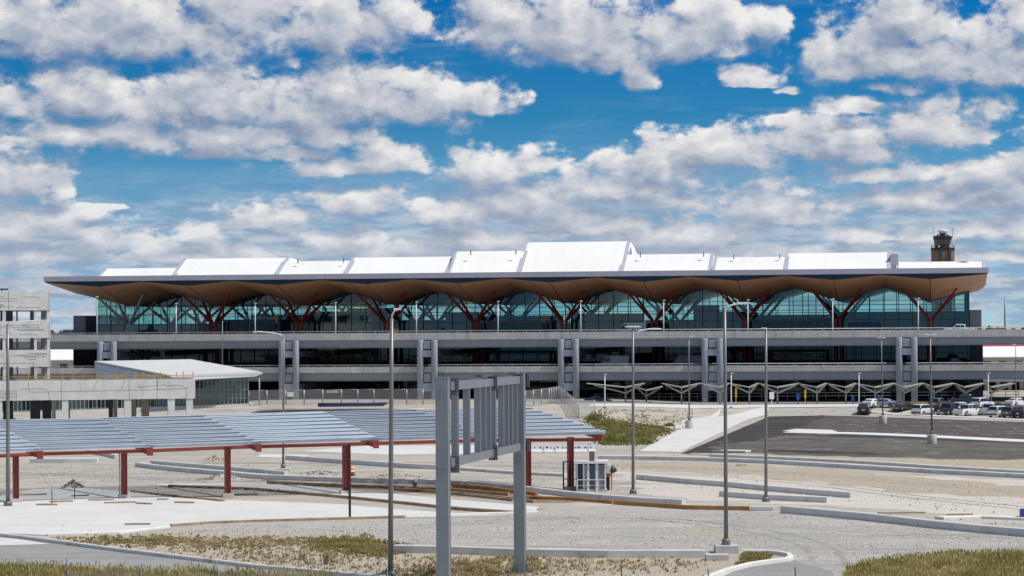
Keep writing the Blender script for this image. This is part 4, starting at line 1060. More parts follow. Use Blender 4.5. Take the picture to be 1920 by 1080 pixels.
# ------------------------------------------------------------------ kerbs and edge forms
def spline(pts, step=6):
    out = []
    n = len(pts)
    for i in range(n-1):
        p0, p1, p2, p3 = pts[max(i-1, 0)], pts[i], pts[i+1], pts[min(i+2, n-1)]
        k = max(1, int((p2-p1).length/step))
        for j in range(k):
            t = j/k
            out.append(0.5*((2*p1)+(p2-p0)*t+(2*p0-5*p1+4*p2-p3)*t*t+(3*p1-p0-3*p2+p3)*t*t*t))
    out.append(pts[-1]); return out
def kerb(name, pxs, h, w, m_, smooth=True, round_top=0.04, ret=False):
    pts = [GT(u, v) for u, v in pxs]
    if smooth: pts = spline(pts)
    m = MB(); rows = []
    for i, p in enumerate(pts):
        d = pts[min(i+1, len(pts)-1)]-pts[max(i-1, 0)]; d.z = 0; d.normalize()
        nrm = Vector((-d.y, d.x, 0))
        sec = [(0, -0.3), (0, h-round_top), (round_top, h), (w-round_top, h), (w, h-round_top), (w, -0.3)]
        rows.append([p+nrm*a+Vector((0, 0, b)) for a, b in sec])
    m.grid(rows)
    m.add(rows[0], [tuple(range(6))]); m.add(rows[-1], [tuple(reversed(range(6)))])
    o = m.build(name, m_)
    return o if ret else struct(o)
for (pts, h, w, mm) in (
  ([(738, 1037), (840, 1039), (960, 1044), (1140, 1047), (1322, 1047)], 0.52, 0.5, 'kerb'),
  ([(1463, 962), (1500, 965), (1620, 976), (1740, 990), (1840, 1000), (1945, 1009)], 0.56, 0.6, 'kerb'),
  ([(253, 875), (290, 880), (350, 886), (420, 892), (480, 898), (580, 902), (700, 906), (830, 909), (900, 913), (960, 919), (1060, 931), (1120, 937), (1200, 943), (1278, 947)], 0.46, 0.6, 'kerb'),
  ([(282, 870), (370, 877), (440, 883), (480, 886), (533, 891)], 0.40, 0.5, 'kerb'),
  ([(535, 862), (600, 867), (660, 871), (720, 875), (780, 879), (850, 881)], 0.50, 0.5, 'kerb'),
  ([(862, 882), (960, 889), (1058, 894)], 0.30, 0.8, 'kerb'),
  ([(1192, 899), (1280, 907), (1360, 913), (1440, 921), (1520, 928), (1594, 934)], 0.50, 0.7, 'kerb'),
  ([(1348, 931), (1440, 938), (1550, 943)], 0.48, 0.7, 'kerb'),
  ([(1120, 861.5), (1200, 862), (1320, 864.5), (1440, 869.5), (1600, 879), (1760, 888.5), (1945, 898)], 0.42, 0.9, 'kerb'),
  ([(1330, 856.5), (1440, 861), (1600, 868.5), (1760, 879), (1945, 890)], 0.32, 0.8, 'kerb'),
  ([(56, 868.5), (120, 868.5), (182, 868)], 0.50, 1.6, 'kerb'),
  ([(162, 850), (190, 854), (215, 860)], 0.45, 0.6, 'kerb'),
  ([(-30, 1003), (60, 1013), (200, 1032), (300, 1044), (480, 1066), (600, 1076), (720, 1088), (770, 1115)], 0.24, 0.35, 'kerb'),
  ([(1290, 1125), (1330, 1088), (1370, 1073), (1410, 1062.5), (1450, 1056.5), (1478, 1053.5), (1488, 1049), (1484, 1044), (1465, 1040), (1440, 1038), (1395, 1037.5)], 0.26, 0.35, 'kerb_white'),
  ([(1468, 812), (1600, 815), (1700, 819), (1800, 824), (1960, 832)], 0.10, 4.6, 'kerb_white'),
  ([(1588, 774.5), (1680, 778), (1760, 781.5), (1860, 786), (1960, 790.5)], 0.12, 2.2, 'kerb_white'),
  ([(90, 1005), (225, 1001), (300, 992), (320, 989)], 0.16, 0.4, 'kerb_white'),
  ([(1350, 848), (1398, 849)], 0.25, 1.5, 'kerb_white'),
  ([(845, 969), (920, 966.5), (1010, 964.5)], 0.22, 0.7, 'kerb_white'),
  ([(1770, 975), (1840, 972.5), (1945, 977)], 0.20, 1.4, 'kerb_white'),
):
    kerb('kerb', pts, h, w, mm)
def form(name, label, pts, h, w, mm):
    o = kerb(name, pts, h, w, mm, round_top=0.01, ret=True); return tag(o, label, 'formwork', 'timber edge forms round the new slabs')
form('timber_form', 'long weathered timber edge form below the middle grey kerb', [(500, 907.5), (620, 913), (720, 916.5), (840, 922), (952, 930)], 0.30, 0.25, 'timber')
form('timber_form', 'orange new timber edge form beside the gantry and toll booth', [(962, 936), (1060, 938), (1110, 941.5), (1148, 945)], 0.28, 0.3, 'timber_orange')
form('timber_form', 'orange brown timber form of butted boards right of the booth', [(1150, 946), (1200, 949), (1290, 955.5), (1405, 957.5)], 0.34, 0.3, 'timber_orange')
form('timber_form', 'brown timber form along the lower edge of the curved concrete road', [(315, 913.5), (400, 916.5), (480, 919.5), (560, 927), (640, 934), (760, 946), (860, 957), (960, 964)], 0.24, 0.25, 'timber')
form('timber_form', 'thin dark board form between two red canopy columns on the white slab', [(245, 923), (330, 932), (418, 941)], 0.16, 0.2, 'timber')
form('timber_form', 'pale tan form along the front of the big white slab', [(322, 988), (400, 982.5), (480, 979.5), (640, 975), (760, 971.5)], 0.20, 0.3, 'timber')
form('timber_form', 'dark board form above the curved concrete road near the gantry', [(720, 914.5), (820, 925), (900, 933), (960, 940)], 0.20, 0.25, 'timber')

form('timber_form', 'second brown form line close behind the long weathered one', [(655, 901), (760, 905.5), (860, 911), (955, 921)], 0.26, 0.25, 'timber')
form('timber_form', 'rust orange form boards behind the right gantry post', [(848, 914), (900, 918.5), (960, 925), (1004, 930)], 0.34, 0.3, 'timber_orange')
form('timber_form', 'dark weathered form closest above the white road behind the gantry', [(740, 920), (850, 927), (930, 935), (1000, 943)], 0.26, 0.25, 'timber')
form('timber_form', 'short dark form stub beside the toll booth corner', [(985, 934), (1030, 935), (1068, 937)], 0.2, 0.25, 'timber')
# retaining wall of the underpass in front of the fence
wl = [(500, 776), (540, 777), (640, 778), (740, 778), (785, 778)]
def retaining():
    T = thing('retaining_wall', 'low concrete retaining wall with pale coping in front of the chain link fence', 'wall', (0, 0, 0))
    a = [P(u, 640, 398).x for u in (462, 520, 640, 770, 812)]; ya = [404, 398, 397.5, 398, 404]
    pts = spline([Vector((x, y, 0)) for x, y in zip(a, ya)], 3)
    def top(i): return 2.25
    rows = []; cop = []
    for i, p in enumerate(pts):
        d = pts[min(i+1, len(pts)-1)]-pts[max(i-1, 0)]; d.normalize(); n = Vector((-d.y, d.x, 0)); z = 2.0-0.9*abs(i/(len(pts)-1)*2-1)**4
        rows.append([p, p+Vector((0, 0, z)), p+n*0.4+Vector((0, 0, z)), p+n*0.4])
        cop.append([p-n*0.1+Vector((0, 0, z+.01)), p-n*0.1+Vector((0, 0, z+.25)), p+n*0.6+Vector((0, 0, z+.25)), p+n*0.6+Vector((0, 0, z+.01))])
    m = MB(); m.grid(rows); m.build('wall_face', mat('stained_wall', (0.15, 0.13, 0.10), 0.9, var=0.3, scale=0.5), T)
    m = MB(); m.grid([r+[r[0]] for r in cop]); m.build('coping', 'kerb', T)
    # earth fill behind it
    m = MB(); g = []
    for i, p in enumerate(pts):
        z = 2.0-0.9*abs(i/(len(pts)-1)*2-1)**4
        g.append([(p.x, p.y+0.62, z+0.1), (p.x, p.y+6, z*0.9+0.25), (p.x, p.y+16, 1.95), (p.x, p.y+34, 1.74)])
    m.grid(g, True); struct(m.build('ground_fill', 'tan_gravel'))
retaining()
m = MB()
for i, (v, r) in enumerate(((759.5, .11), (760.5, .11), (762, .12))):
    a, b = P(596, v, 408), P(728-4*i, v, 410); a.z = 2.2+0.2*(2-i)*.9; b.z = a.z; m.tube([a, b], r*1.2, 8)
o = m.build('pipe_bundle', mat('navy_pipe', (0.05, 0.06, 0.16), 0.4)); tag(o, 'stack of long dark blue pipes lying on the earth behind the retaining wall', 'pipes')

# small heaps and stones
def pile(name, label, u, v, w, h, seed, mm='tan_gravel', cat='gravel heap', group='small heaps on the site'):
    rnd = random.Random(seed); c = GT(u, v); n = 22; m = MB(); rows = []
    for i in range(9):
        t = i/8; r = w*(1-t); row = []
        for j in range(n+1):
            a = 2*math.pi*(j % n)/n; k = 1+0.16*math.sin(3*a+seed)+0.1*math.sin(7*a+2*seed)
            row.append((r*k*math.cos(a), r*k*math.sin(a), h*(t**1.15)*(1-.06*math.sin(5*a+seed))-0.05*(i == 0)))
        rows.append(row)
    m.grid(rows, True)
    for _ in range(70):
        a = rnd.uniform(0, 6.28); r = w*math.sqrt(rnd.random()); z = max(0, h*((1-r/w)))+.02; s = rnd.uniform(.05, .16)
        m.box((r*math.cos(a), r*math.sin(a), z), (s, s*1.2, s), rnd.uniform(0, 3))
    o = m.build(name, mm); o.location = (c.x, c.y, 0.02); return tag(o, label, cat, group)
pile('sand_heap', 'small pointed sand heap between the two left red columns', 137, 914, 1.0, 0.75, 1)
pile('gravel_heap', 'low grey gravel heap right beside the third red column', 418, 897, 1.7, 0.42, 2, 'gravel')
pile('rubble_heap', 'rubble heap beyond the kerb by the third red column', 404, 864, 1.4, 0.6, 3, 'tan_gravel')
pile('rubble_heap', 'grey rubble ridge running along the kerb behind the fourth red column', 600, 889, 2.0, 0.35, 4, 'gravel')
pile('rubble_heap', 'broken tan rubble heap left of the gantry behind the kerb', 740, 895, 2.6, 0.35, 5, 'tan_gravel')
m = MB(); rnd = random.Random(21)
def stone(x, y, z, s):
    a = rnd.uniform(0, 6.28); vs = []
    for (dx, dy, dz) in ((-1,-1,0),(1,-1,0),(1,1,0),(-1,1,0),(-.6,-.6,1),(.6,-.5,1),(.5,.6,1),(-.5,.6,1)):
        k = s*rnd.uniform(.7, 1.2); X_, Y_ = dx*k, dy*k; vs.append((x+X_*math.cos(a)-Y_*math.sin(a), y+X_*math.sin(a)+Y_*math.cos(a), z+dz*s*rnd.uniform(.5, 1.1)-.01))
    m.add(vs, [(0,3,2,1),(4,5,6,7),(0,1,5,4),(1,2,6,5),(2,3,7,6),(3,0,4,7)])
rnd = random.Random(22)
bands = [((480, 886), (830, 896), 4, 260), ((1450, 953), (1920, 985), 4, 240), ((1180, 905), (1600, 940), 9, 220), ((240, 905), (640, 930), 9, 150), ((300, 988), (900, 1010), 14, 320), ((850, 975), (1500, 1028), 25, 420),
         ((760, 1050), (1330, 1075), 14, 380), ((1560, 900), (1920, 965), 28, 180), ((100, 1000), (700, 1040), 16, 260), ((0, 870), (640, 905), 18, 220), ((1120, 850), (1440, 858), 3, 80), ((1640, 930), (1760, 937), 3, 80)]
for (a, b, sp, n) in bands:
    for _ in range(n):
        t = rnd.random(); u = a[0]+(b[0]-a[0])*t; v = a[1]+(b[1]-a[1])*t+rnd.uniform(-sp, sp); p = GT(u, v); stone(p.x, p.y, p.z+.01, rnd.choice((.03, .03, .04, .04, .05, .09)))
def scatter(poly, n, smin, smax):
    w = [(p.x, p.y) for p in (GT(*q) for q in poly)]; x0, x1 = min(p[0] for p in w), max(p[0] for p in w); y0, y1 = min(p[1] for p in w), max(p[1] for p in w); k = 0
    while k < n:
        x, y = rnd.uniform(x0, x1), rnd.uniform(y0, y1); c = False; j = len(w)-1
        for i in range(len(w)):
            (xi, yi), (xj, yj) = w[i], w[j]
            if (yi > y) != (yj > y) and x < (xj-xi)*(y-yi)/(yj-yi)+xi: c = not c
            j = i
        if c:
            cl = math.sin(x*.35+2*math.sin(y*.11))*math.sin(y*.17+1.7*math.sin(x*.21))
            if rnd.random() < .45+.55*cl: stone(x, y, hgt(x, y)+.012, smin+(smax-smin)*rnd.random()**3); k += 1
scatter([(690, 1000), (860, 968), (1420, 962), (1600, 976), (1930, 1010), (1930, 1036), (1600, 1042), (1490, 1052), (1330, 1034), (740, 1018)], 3400, .025, .085)
scatter([(300, 1002), (420, 991), (690, 990), (720, 1012), (480, 1002)], 1100, .025, .08)
scatter([(1110, 868), (1930, 905), (1930, 970), (1600, 945), (1120, 905)], 1300, .03, .10)
scatter([(760, 1048), (1330, 1050), (1330, 1082), (760, 1090)], 1500, .02, .07)
scatter([(100, 1010), (600, 1004), (730, 1030), (700, 1078), (480, 1058)], 1700, .02, .07)
scatter([(60, 860), (640, 866), (640, 905), (240, 908), (60, 915)], 1600, .03, .10)
scatter([(860, 850), (1110, 855), (1180, 900), (1300, 950), (1000, 915), (860, 900)], 900, .03, .09)
stuff(m.build('rubble', 'stone', fix=False), 'loose stones scattered over the site')
def ruts(pxs, gap=1.9, w=.42, dz=.018, seed=1):
    rnd = random.Random(seed); pts = spline([G(u, v) for u, v in pxs], 1.2); m = MB()
    for off in (-gap/2, gap/2):
        rows = []
        for i, p in enumerate(pts):
            d = pts[min(i+1, len(pts)-1)]-pts[max(i-1, 0)]; d.normalize(); n = Vector((-d.y, d.x, 0)); a, b = w/2*rnd.uniform(.6, 1.3), w/2*rnd.uniform(.6, 1.3)
            rows.append([p+n*(off-a)+Vector((0, 0, dz)), p+n*(off+b)+Vector((0, 0, dz))])
        m.grid(rows)
    struct(m.build('wheel_ruts', 'rut'))
ruts([(1940, 1016), (1700, 1002), (1450, 985), (1200, 975), (1000, 974), (760, 990), (600, 992)], seed=1)
ruts([(1560, 1062), (1520, 1020), (1380, 990), (1150, 968), (900, 978)], seed=2)
ruts([(1940, 955), (1700, 930), (1500, 905), (1300, 890), (1100, 880), (900, 872)], seed=3)
ruts([(1940, 925), (1700, 905), (1450, 885), (1200, 875), (1000, 868)], seed=4)
ruts([(700, 900), (500, 902), (300, 898), (100, 890), (-40, 884)], seed=5)
ruts([(640, 872), (400, 868), (200, 880), (-40, 905)], seed=6)
# boards and offcuts lying about
brd = [(62, 929, 2.4, .2), (115, 942, 2.0, 0.35), (150, 931, 1.6, .1), (88, 948, 1.8, -.1), (190, 939, 2.2, .3), (225, 944, 2.6, .25), (270, 946, 1.6, -.5), (305, 938, 1.0, .1), (258, 985, 1.9, 0.05), (346, 944, 1.8, -.3), (1390, 874, 1.2, .2), (385, 900, 1.6, .1), (505, 902, 1.5, .1), (460, 929, 2.2, .2), (1690, 964, 3.8, .12), (1800, 967, 2.0, .05)]
for i, (u, v, l, a) in enumerate(brd):
    c = GT(u, v); m = MB(); m.box((0, 0, .08), (l, .22, .10), a); o = m.build('loose_board', 'timber'); o.location = (c.x, c.y, 0.03)
    tag(o, 'weathered loose board lying on the building site ground', 'board', 'loose boards lying about the site')

# far edge of the world: woods and low buildings beyond the airfield
def far_woods():
    rnd = random.Random(8); m = MB()
    for (u0, u1, Y, h) in ((-200, 2200, 2600, 7), (-200, 2200, 3200, 12), (1830, 2300, 2100, 8), (-200, 420, 1900, 7)):
        a, b = P(u0, 612, Y).x, P(u1, 612, Y).x; n = int((b-a)/9)
        for i in range(n):
            x = a+(b-a)*i/n+rnd.uniform(-4, 4); r = rnd.uniform(5, 10); hh = h*rnd.uniform(.6, 1.2); y = Y+rnd.uniform(-20, 20)
            vs, fs = [], []
            for k in range(5):
                t = k/4; rr = r*math.sin(math.pi*(0.25+0.72*t))**.8
                for j in range(7):
                    q = 6.283*j/7+k; vs.append((x+rr*math.cos(q)*rnd.uniform(.8, 1.15), y+rr*math.sin(q), hh*t*rnd.uniform(.9, 1.1)))
            for k in range(4):
                for j in range(7): fs.append((k*7+j, k*7+(j+1) % 7, (k+1)*7+(j+1) % 7, (k+1)*7+j))
            fs.append(tuple(28+j for j in range(7))); m.add(vs, fs)
    stuff(m.build('far_woods', 'treeline', fix=False), 'distant dark line of woods along the horizon')
far_woods()
# ------------------------------------------------------------------ steel canopy frame with galvanised purlins
def build_canopy():
    cols = [(30, 942), (233, 934), (427, 932), (648, 926), (990, 921), (1070, 919)]
    base = [G(u, v) for u, v in cols]
    def Yc(u):   # line of the columns
        if u <= base[0].x*0+cols[0][0]: i = 0
        for i in range(len(cols)-1):
            if u <= cols[i+1][0]: break
        t = (u-cols[i][0])/(cols[i+1][0]-cols[i][0]); return base[i].y+(base[i+1].y-base[i].y)*t
    O = base[1]; T = thing('toll_canopy', 'long unfinished canopy of red steel posts and beams carrying rows of galvanised purlins', 'canopy', (O.x, O.y, 0))
    L = lambda p: Vector((p.x-O.x, p.y-O.y, p.z))
    fr = [(-140, 853), (69, 845.5), (275, 839.5), (478, 832.5), (698, 826), (905, 820), (1130, 814.5)]
    rr = [(-235, 799), (-30, 793), (182, 789.5), (382, 784.5), (602, 777.5), (777, 773.5), (985, 767.5)]
    F = [L(P(u, v, Yc(u)-1.0)) for u, v in fr]; Rr = [L(P(u, v, Yc(u)+14.5)) for (u, v) in rr]
    N = 15
    for i in range(len(F)-1):
        a0, a1, b0, b1 = F[i], F[i+1], Rr[i], Rr[i+1]
        tilt = (0.07, 0.0, 0.03, 0.10, 0.0, 0.05)[i]
        m = MB()
        for k in range(N+1):
            t = k/N; p, q = a0.lerp(b0, t), a1.lerp(b1, t)
            p = p+Vector((-0.25, 0, 0)); q = q+Vector((0.25, 0, 0.06*((i+k) % 2)))
            # Z shaped purlin: bottom lip, web, top flange
            s = [(0.02, -0.02), (0.02, 0.20), (-0.06, 0.19), (-0.08, 0.24), (0.42, 0.27+tilt*0.5), (0.43, 0.24+tilt*.5), (0.06, 0.215), (0.05, -0.02)]
            m.add([p+Vector((0, y, z)) for y, z in s]+[q+Vector((0, y, z)) for y, z in s], [tuple(range(8)), tuple(reversed(range(8, 16)))]+[(j, 8+j, 8+(j+1) % 8, (j+1) % 8) for j in range(8)])
        m.build('purlin_bay', 'purlin', T)
    # girders under the purlins along each joint, edge beam with end plates, and the posts
    for i in range(1, len(F)):
        m = MB(); d = Vector((0, 0, -0.28)); m.beam(F[i]+d+Vector((0, -.2, 0)), Rr[i]+d, 0.22, 0.5); m.build('girder', 'maroon', T)
        if i < len(F)-1:
            m = MB(); c = F[i]+Vector((0.35, -0.45, -0.32)); m.bb(c-Vector((.26, .16, .34)), c+Vector((.26, .2, .34))); m.build('end_plate', 'maroon', T)
    bm_ = [(-140, 861.5), (77, 851), (282, 845), (475, 837.5), (700, 831.5), (905, 826), (1125, 824)]
    for i in range(len(bm_)-1):
        a = L(P(bm_[i][0], bm_[i][1], Yc(bm_[i][0])-0.2)); b = L(P(bm_[i+1][0], bm_[i+1][1], Yc(bm_[i+1][0])-0.2))
        m = MB(); m.beam(a, b, 0.3, 0.30); m.bb(b-Vector((.06, .2, .2)), b+Vector((.06, .2, .2))); m.build('edge_beam', 'maroon', T)
    for i, ((u, v), p) in enumerate(zip(cols, base)):
        q = L(p); top = L(P(u, fr[1][1]+(814.5-845.5)*(u-69)/(1130-69)+3, p.y)).z
        ang = 0.22
        m = MB()
        def H(z0, z1):
            h = MB()
            for dx, w_, d_ in ((0, .12, .5), ):
                pass
            r = Matrix.Rotation(ang, 3, 'Z')
            for (cx, cy, sx, sy) in ((-0.24, 0, .05, .5), (0.24, 0, .05, .5), (0, 0, .44, .06)):
                h.box(Vector((q.x, q.y, (z0+z1)/2))+r @ Vector((cx, cy, 0)), (sx, sy, z1-z0), ang)
            h.box((q.x+.02, q.y+.15, (z0+z1)/2), (.44, .02, z1-z0-.02), ang)
            return h
        o = H(0.25, top).build('post', 'maroon', T)
        b = MB(); b.box((q.x, q.y, 0.16), (1.0, 1.0, 0.32), ang); b.build('footing', 'block', o, bevel=.03)
        if i == 1:
            b = MB(); b.tube([(q.x-.36, q.y-.2, .1), (q.x-.36, q.y-.2, top-.1)], 0.05, 8); b.build('conduit', 'galv', o)
    return T
build_canopy()
p = G(656, 973); T = thing('slim_post', 'slim dark steel post in front of the fourth red canopy column', 'post', (p.x, p.y, 0))
m = MB(); m.bb((-.09, -.1, .05), (.09, .1, 5.8)); m.build('shaft', 'maroon_dark', T); m = MB(); m.bb((-.22, -.22, 0), (.22, .22, .06)); m.build('base_plate', 'dark', T)

# ------------------------------------------------------------------ overhead sign gantry in the foreground
def build_gantry():
    A = Vector((P(831, 900, 130).x, 130.0, 0)); Bp = G(975.5, 1077); Bp.z = 0
    T = thing('sign_gantry', 'bare grey steel sign gantry of two tall posts and a ladder shaped truss', 'gantry', A)
    d = (Bp-A); Ln = d.length; d.normalize(); n = Vector((d.y, -d.x, 0))      # n points right, across the gantry
    rz = math.atan2(d.y, d.x)-math.pi/2
    def at(t, z, off=0.0): q = d*(t*Ln)+n*off; return Vector((q.x, q.y, z))
    def tu(u, off=0.0):   # where along the axis a pixel column falls
        r = ray(u, 800); a0 = A+n*off; k = d.cross(r).z
        return ((r.cross(a0)).z/ (-r.cross(d).z))/Ln if abs(r.cross(d).z) > 1e-9 else 0
    def zat(v, t): q = A+d*(t*Ln); return P(900, v, q.y).z-0.0
    zt0 = P(831, 709, 130).z; zt1 = P(975, 700, Bp.y).z
    for t, zt in ((0, zt0), (1, zt1)):
        m = MB()
        c = at(t, 0)
        m.box((c.x, c.y, zt/2), (0.62, 0.05, zt), rz) if False else None
        # wide-flange post: flanges face along the gantry, web between
        R3 = Matrix.Rotation(rz, 3, 'Z')
        for (cx, cy, sx, sy) in ((0, -0.28, .64, .05), (0, 0.28, .64, .05), (0, 0, .05, .52), (.29, 0, .045, .52)):
            q = Vector((c.x, c.y, zt/2))+R3 @ Vector((cx, cy, 0)); m.box(q, (sx, sy, zt), rz)
        m.box((c.x, c.y, zt+.02), (.68, .66, .05), rz)
        o = m.build('post', 'gantry', T)
        b = MB(); b.box((c.x, c.y, .05), (1.15, 1.15, .09), rz)
        for sx in (-1, 1):
            for (ox_, oy_) in ((.36, .0), (0, .36)):
                q = Vector((c.x, c.y, .0))+R3 @ Vector((ox_*sx, oy_*sx, 0))
                b.add([q+Vector((0, 0, .1))+R3 @ Vector((.22*sx if ox_ else 0, .22*sx if oy_ else 0, 0)), q+Vector((0, 0, .1))+R3 @ Vector((-.05*sx if ox_ else 0, -.05*sx if oy_ else 0, 0)), q+Vector((0, 0, .9))+R3 @ Vector((-.05*sx if ox_ else 0, -.05*sx if oy_ else 0, 0))], [(0, 1, 2)])
        b.build('base_plate', 'gantry', o)
        b = MB(); b.box((c.x, c.y, -.2), (1.7, 1.7, .5), rz); b.build('footing', 'block', o)
        for vv in ((713, 730), (859, 875)) if t == 0 else ((706, 722), (838, 852)):
            zz = [zat(v, t) for v in vv]; q = Vector((c.x, c.y, sum(zz)/2))+R3 @ Vector((-.02, -.33, 0)); b = MB(); b.box(q, (.52, .07, abs(zz[0]-zz[1])+.1), rz)
            q2 = q+R3 @ Vector((0, -.05, 0)); b.box(q2, (.07, .05, .07), rz); b.build('cap_plate', 'gantry', o, bevel=.02)
    # chords
    t0, t1 = 0.06, 0.97
    def chord(nm, va, vb, h):
        za, zb = zat(va, t0), zat(vb, t1); m = MB(); a, b = at(t0, za), at(t1, zb); tm = 0.55; mid = a.lerp(b, (tm-t0)/(t1-t0))
        m.beam(a, mid-d*.03, .36, h); m.beam(mid+d*.03, b, .36, h); return m.build(nm, 'gantry', T), za, zb
    _, zta, ztb = chord('top_chord', 723.5, 712.5, 0.44)
    _, zba, zbb = chord('bottom_chord', 867.5, 838.5, 0.44)
    for uc in (852, 874, 895, 905, 914.5, 923.5, 939, 948, 955.5, 964.5):
        t = min(0.965, max(0.05, tu(uc))); zt, zb = zta+(ztb-zta)*(t-t0)/(t1-t0)-.22, zba+(zbb-zba)*(t-t0)/(t1-t0)+.22
        m = MB(); a, b = at(t, zb+.003), at(t, zt-.003)
        m.beam(a, b, .34, .05, up=(d.x, d.y, 0)); m.beam(a+d*.32, b+d*.32, .34, .05, up=(d.x, d.y, 0)); m.beam(a+d*.16+n*.12, b+d*.16+n*.12, .05, .27, up=(d.x, d.y, 0)); m.build('upright', 'gantry', T)
    def bolts(nm, u, v0, v1, wide=.16, off=.1):
        t = tu(u); z0, z1 = zat(v1, t), zat(v0, t); c = at(t, (z0+z1)/2, off); m = MB(); m.box(c, (.50, wide, abs(z1-z0)), rz); o = m.build(nm, 'gantry_dark', T)
        b = MB(); k = 5
        for i in range(k):
            for sx in (-.16, 0, .16):
                q = Vector((c.x, c.y, min(z0, z1)+abs(z1-z0)*(i+.5)/k))+Matrix.Rotation(rz, 3, 'Z') @ Vector((sx, -wide/2-.015, 0)); b.box(q, (.06, .03, .06), rz)
        b.build('bolt_heads', 'galv', o)
    bolts('splice_plate', 848, 709, 740); bolts('splice_plate', 848, 855, 886)
    bolts('splice_plate', 921, 703.5, 732); bolts('splice_plate', 921, 835, 863); bolts('splice_plate', 979, 699.5, 726, off=.2); bolts('splice_plate', 979, 826, 847, off=.2)
    for u0_, u1_, v in ((898, 924, 705), (961, 986, 700.5)):
        ta, tb = tu(u0_), min(1.02, tu(u1_)); m = MB(); m.beam(at(ta, zat(v, ta)), at(tb, zat(v-1, tb)), .42, .10); m.build('top_splice', 'gantry_dark', T)
build_gantry()

# ------------------------------------------------------------------ light poles
def lamp(label, bu, bv, tu_, tv, arms, r0=0.16, r1=0.10, base='plate', heads=None, name='street_lamp', group='tall light poles on the site', mname='pole', gz=None, Y=None):
    b = GT(bu, bv) if Y is None else P(bu, bv, Y)
    Yb = b.y; T = thing(name, label, 'street lamp', b, 0, group)
    q = lambda u, v, dy=0: P(u, v, Yb)-b+Vector((0, dy, 0))
    r0, r1 = r0*.84, r1*.84
    top = q(tu_, tv); m = MB(); zb = 0.0
    if base == 'drum': zb = 1.2
    if base == 'block': zb = 0.5
    m.tube([(0, 0, zb)]+[Vector((0, 0, zb)).lerp(top, t) for t in (.33, .66, 1)], [r0, r0+(r1-r0)*.33, r0+(r1-r0)*.66, r1], 12)
    m.build('pole', mname, T)
    if base:
        m = MB()
        if base == 'drum': m.lathe([(.58, 0), (.58, 1.12), (.54, 1.2)], n=24)
        elif base == 'block': m.bb((-.75, -.75, -.02), (.75, .75, .5))
        elif base == 'plate': m.bb((-.32, -.32, 0.0), (.32, .32, .10))
        m.build('footing' if base != 'plate' else 'base_plate', 'block' if base != 'plate' else 'pole', T, bevel=.03)
        m = MB(); m.lathe([(r0*2.0, zb+.002 if base != 'plate' else .1), (r0*1.9, zb+.35), (r0*1.3, zb+.42)], n=12); m.build('base_cover', mname, T)
    for path, head in arms:
        pts = [q(*p) for p in path]
        if len(pts) > 2: pts = spline(pts, .4)
        m = MB(); m.tube(pts, [.055]*len(pts), 8); a = m.build('arm', 'white_paint' if mname == 'pole' else mname, T)
        if head:
            e = pts[-1]; dr = (pts[-1]-pts[-2]).normalized(); dr.z *= .2
            h = MB(); s = head; c0 = e+dr*.05; c1 = e+dr*s
            h.beam(c0-dr*.3, c1, .34, .16, w2=.26, h2=.07); o = h.build('lamp_head', 'white_paint', a, bevel=.03)
            h = MB(); h.box((c0+c1)/2+Vector((0, 0, -.075)), (s*.6, .24, .03)); h.build('lens', 'lens', a)
    return T
lamp('nearest light pole left of the sign gantry with a short curved arm to the right', 732, 1084, 734.5, 597, [([(734.5, 599), (735.5, 590), (739, 584), (744, 580)], .35)], .19, .13)
lamp('light pole at the left edge of the picture with its arm curving over the garage', 15, 949, 14.5, 607, [([(14.5, 612), (30, 606), (55, 602), (74, 601)], .7)], .22, .14)
lamp('thin light pole standing before the white roofed pavilion', 417, 760, 417, 604, [([(417, 606), (417.5, 603)], .2)], .13, .08)
lamp('light pole left of centre seen through the canopy with an arm curving to the left', 531, 887, 532, 628, [([(532, 634), (528, 628), (510, 624), (486, 622)], .7)], .15, .1, base='block')
lamp('light pole beside the toll booth with a twin top head and a curved right arm', 1187, 926, 1187, 614, [([(1187, 613), (1180, 612.5)], .4), ([(1187, 613), (1193, 612.5)], .4), ([(1188, 627), (1200, 620), (1216, 617), (1228, 616.5)], .6)], .17, .11)
lamp('tall foreground light pole on a square concrete block with a long right arm', 1361.5, 1036, 1359, 577, [([(1359, 582), (1364, 575), (1375, 571), (1388, 569)], .65)], .17, .11, base='block')
lamp('plain light pole right of the tall foreground one with a small top head', 1436, 941, 1436.5, 617, [([(1436.5, 618), (1434, 616)], .35)], .17, .11)
lamp('parking lot light pole on a round concrete drum nearest the terminal', 1655.5, 794, 1652.5, 633, [([(1652.5, 634), (1648, 633)], .3), ([(1652.5, 634), (1657, 633)], .3)], .13, .09, base='drum')
lamp('parking lot light pole on the big round concrete drum with a twin T head', 1747.5, 833, 1744, 629, [([(1744, 629.5), (1738, 627.5)], .45), ([(1744, 629.5), (1750, 627.5)], .45)], .15, .1, base='drum')
lamp('light pole on a concrete drum beside the ramp with a short arm', 1292.5, 804, 1291.5, 631, [([(1291.5, 632), (1297, 630.5)], .3)], .14, .09, base='drum')
lamp('thin light pole at the right edge behind the parked pickups', 1905, 772, 1904.5, 646, [([(1904.5, 647), (1901, 646)], .3)], .11, .07)
# short white posts along the forecourt
for lab, u, vt in (('short white light post left of the bus shelters', 1134, 702), ('short white light post by the third pair of bus shelters', 1371, 700), ('short white light post behind the parked sedans', 1610.5, 700), ('short white light post behind the right end of the parked row', 1853, 699.5)):
    lamp(lab, u, 765, u, vt, [([(u, vt+.5), (u+2, vt)], .2)], .12, .1, mname='white_paint', group='short white light posts', name='light_post')
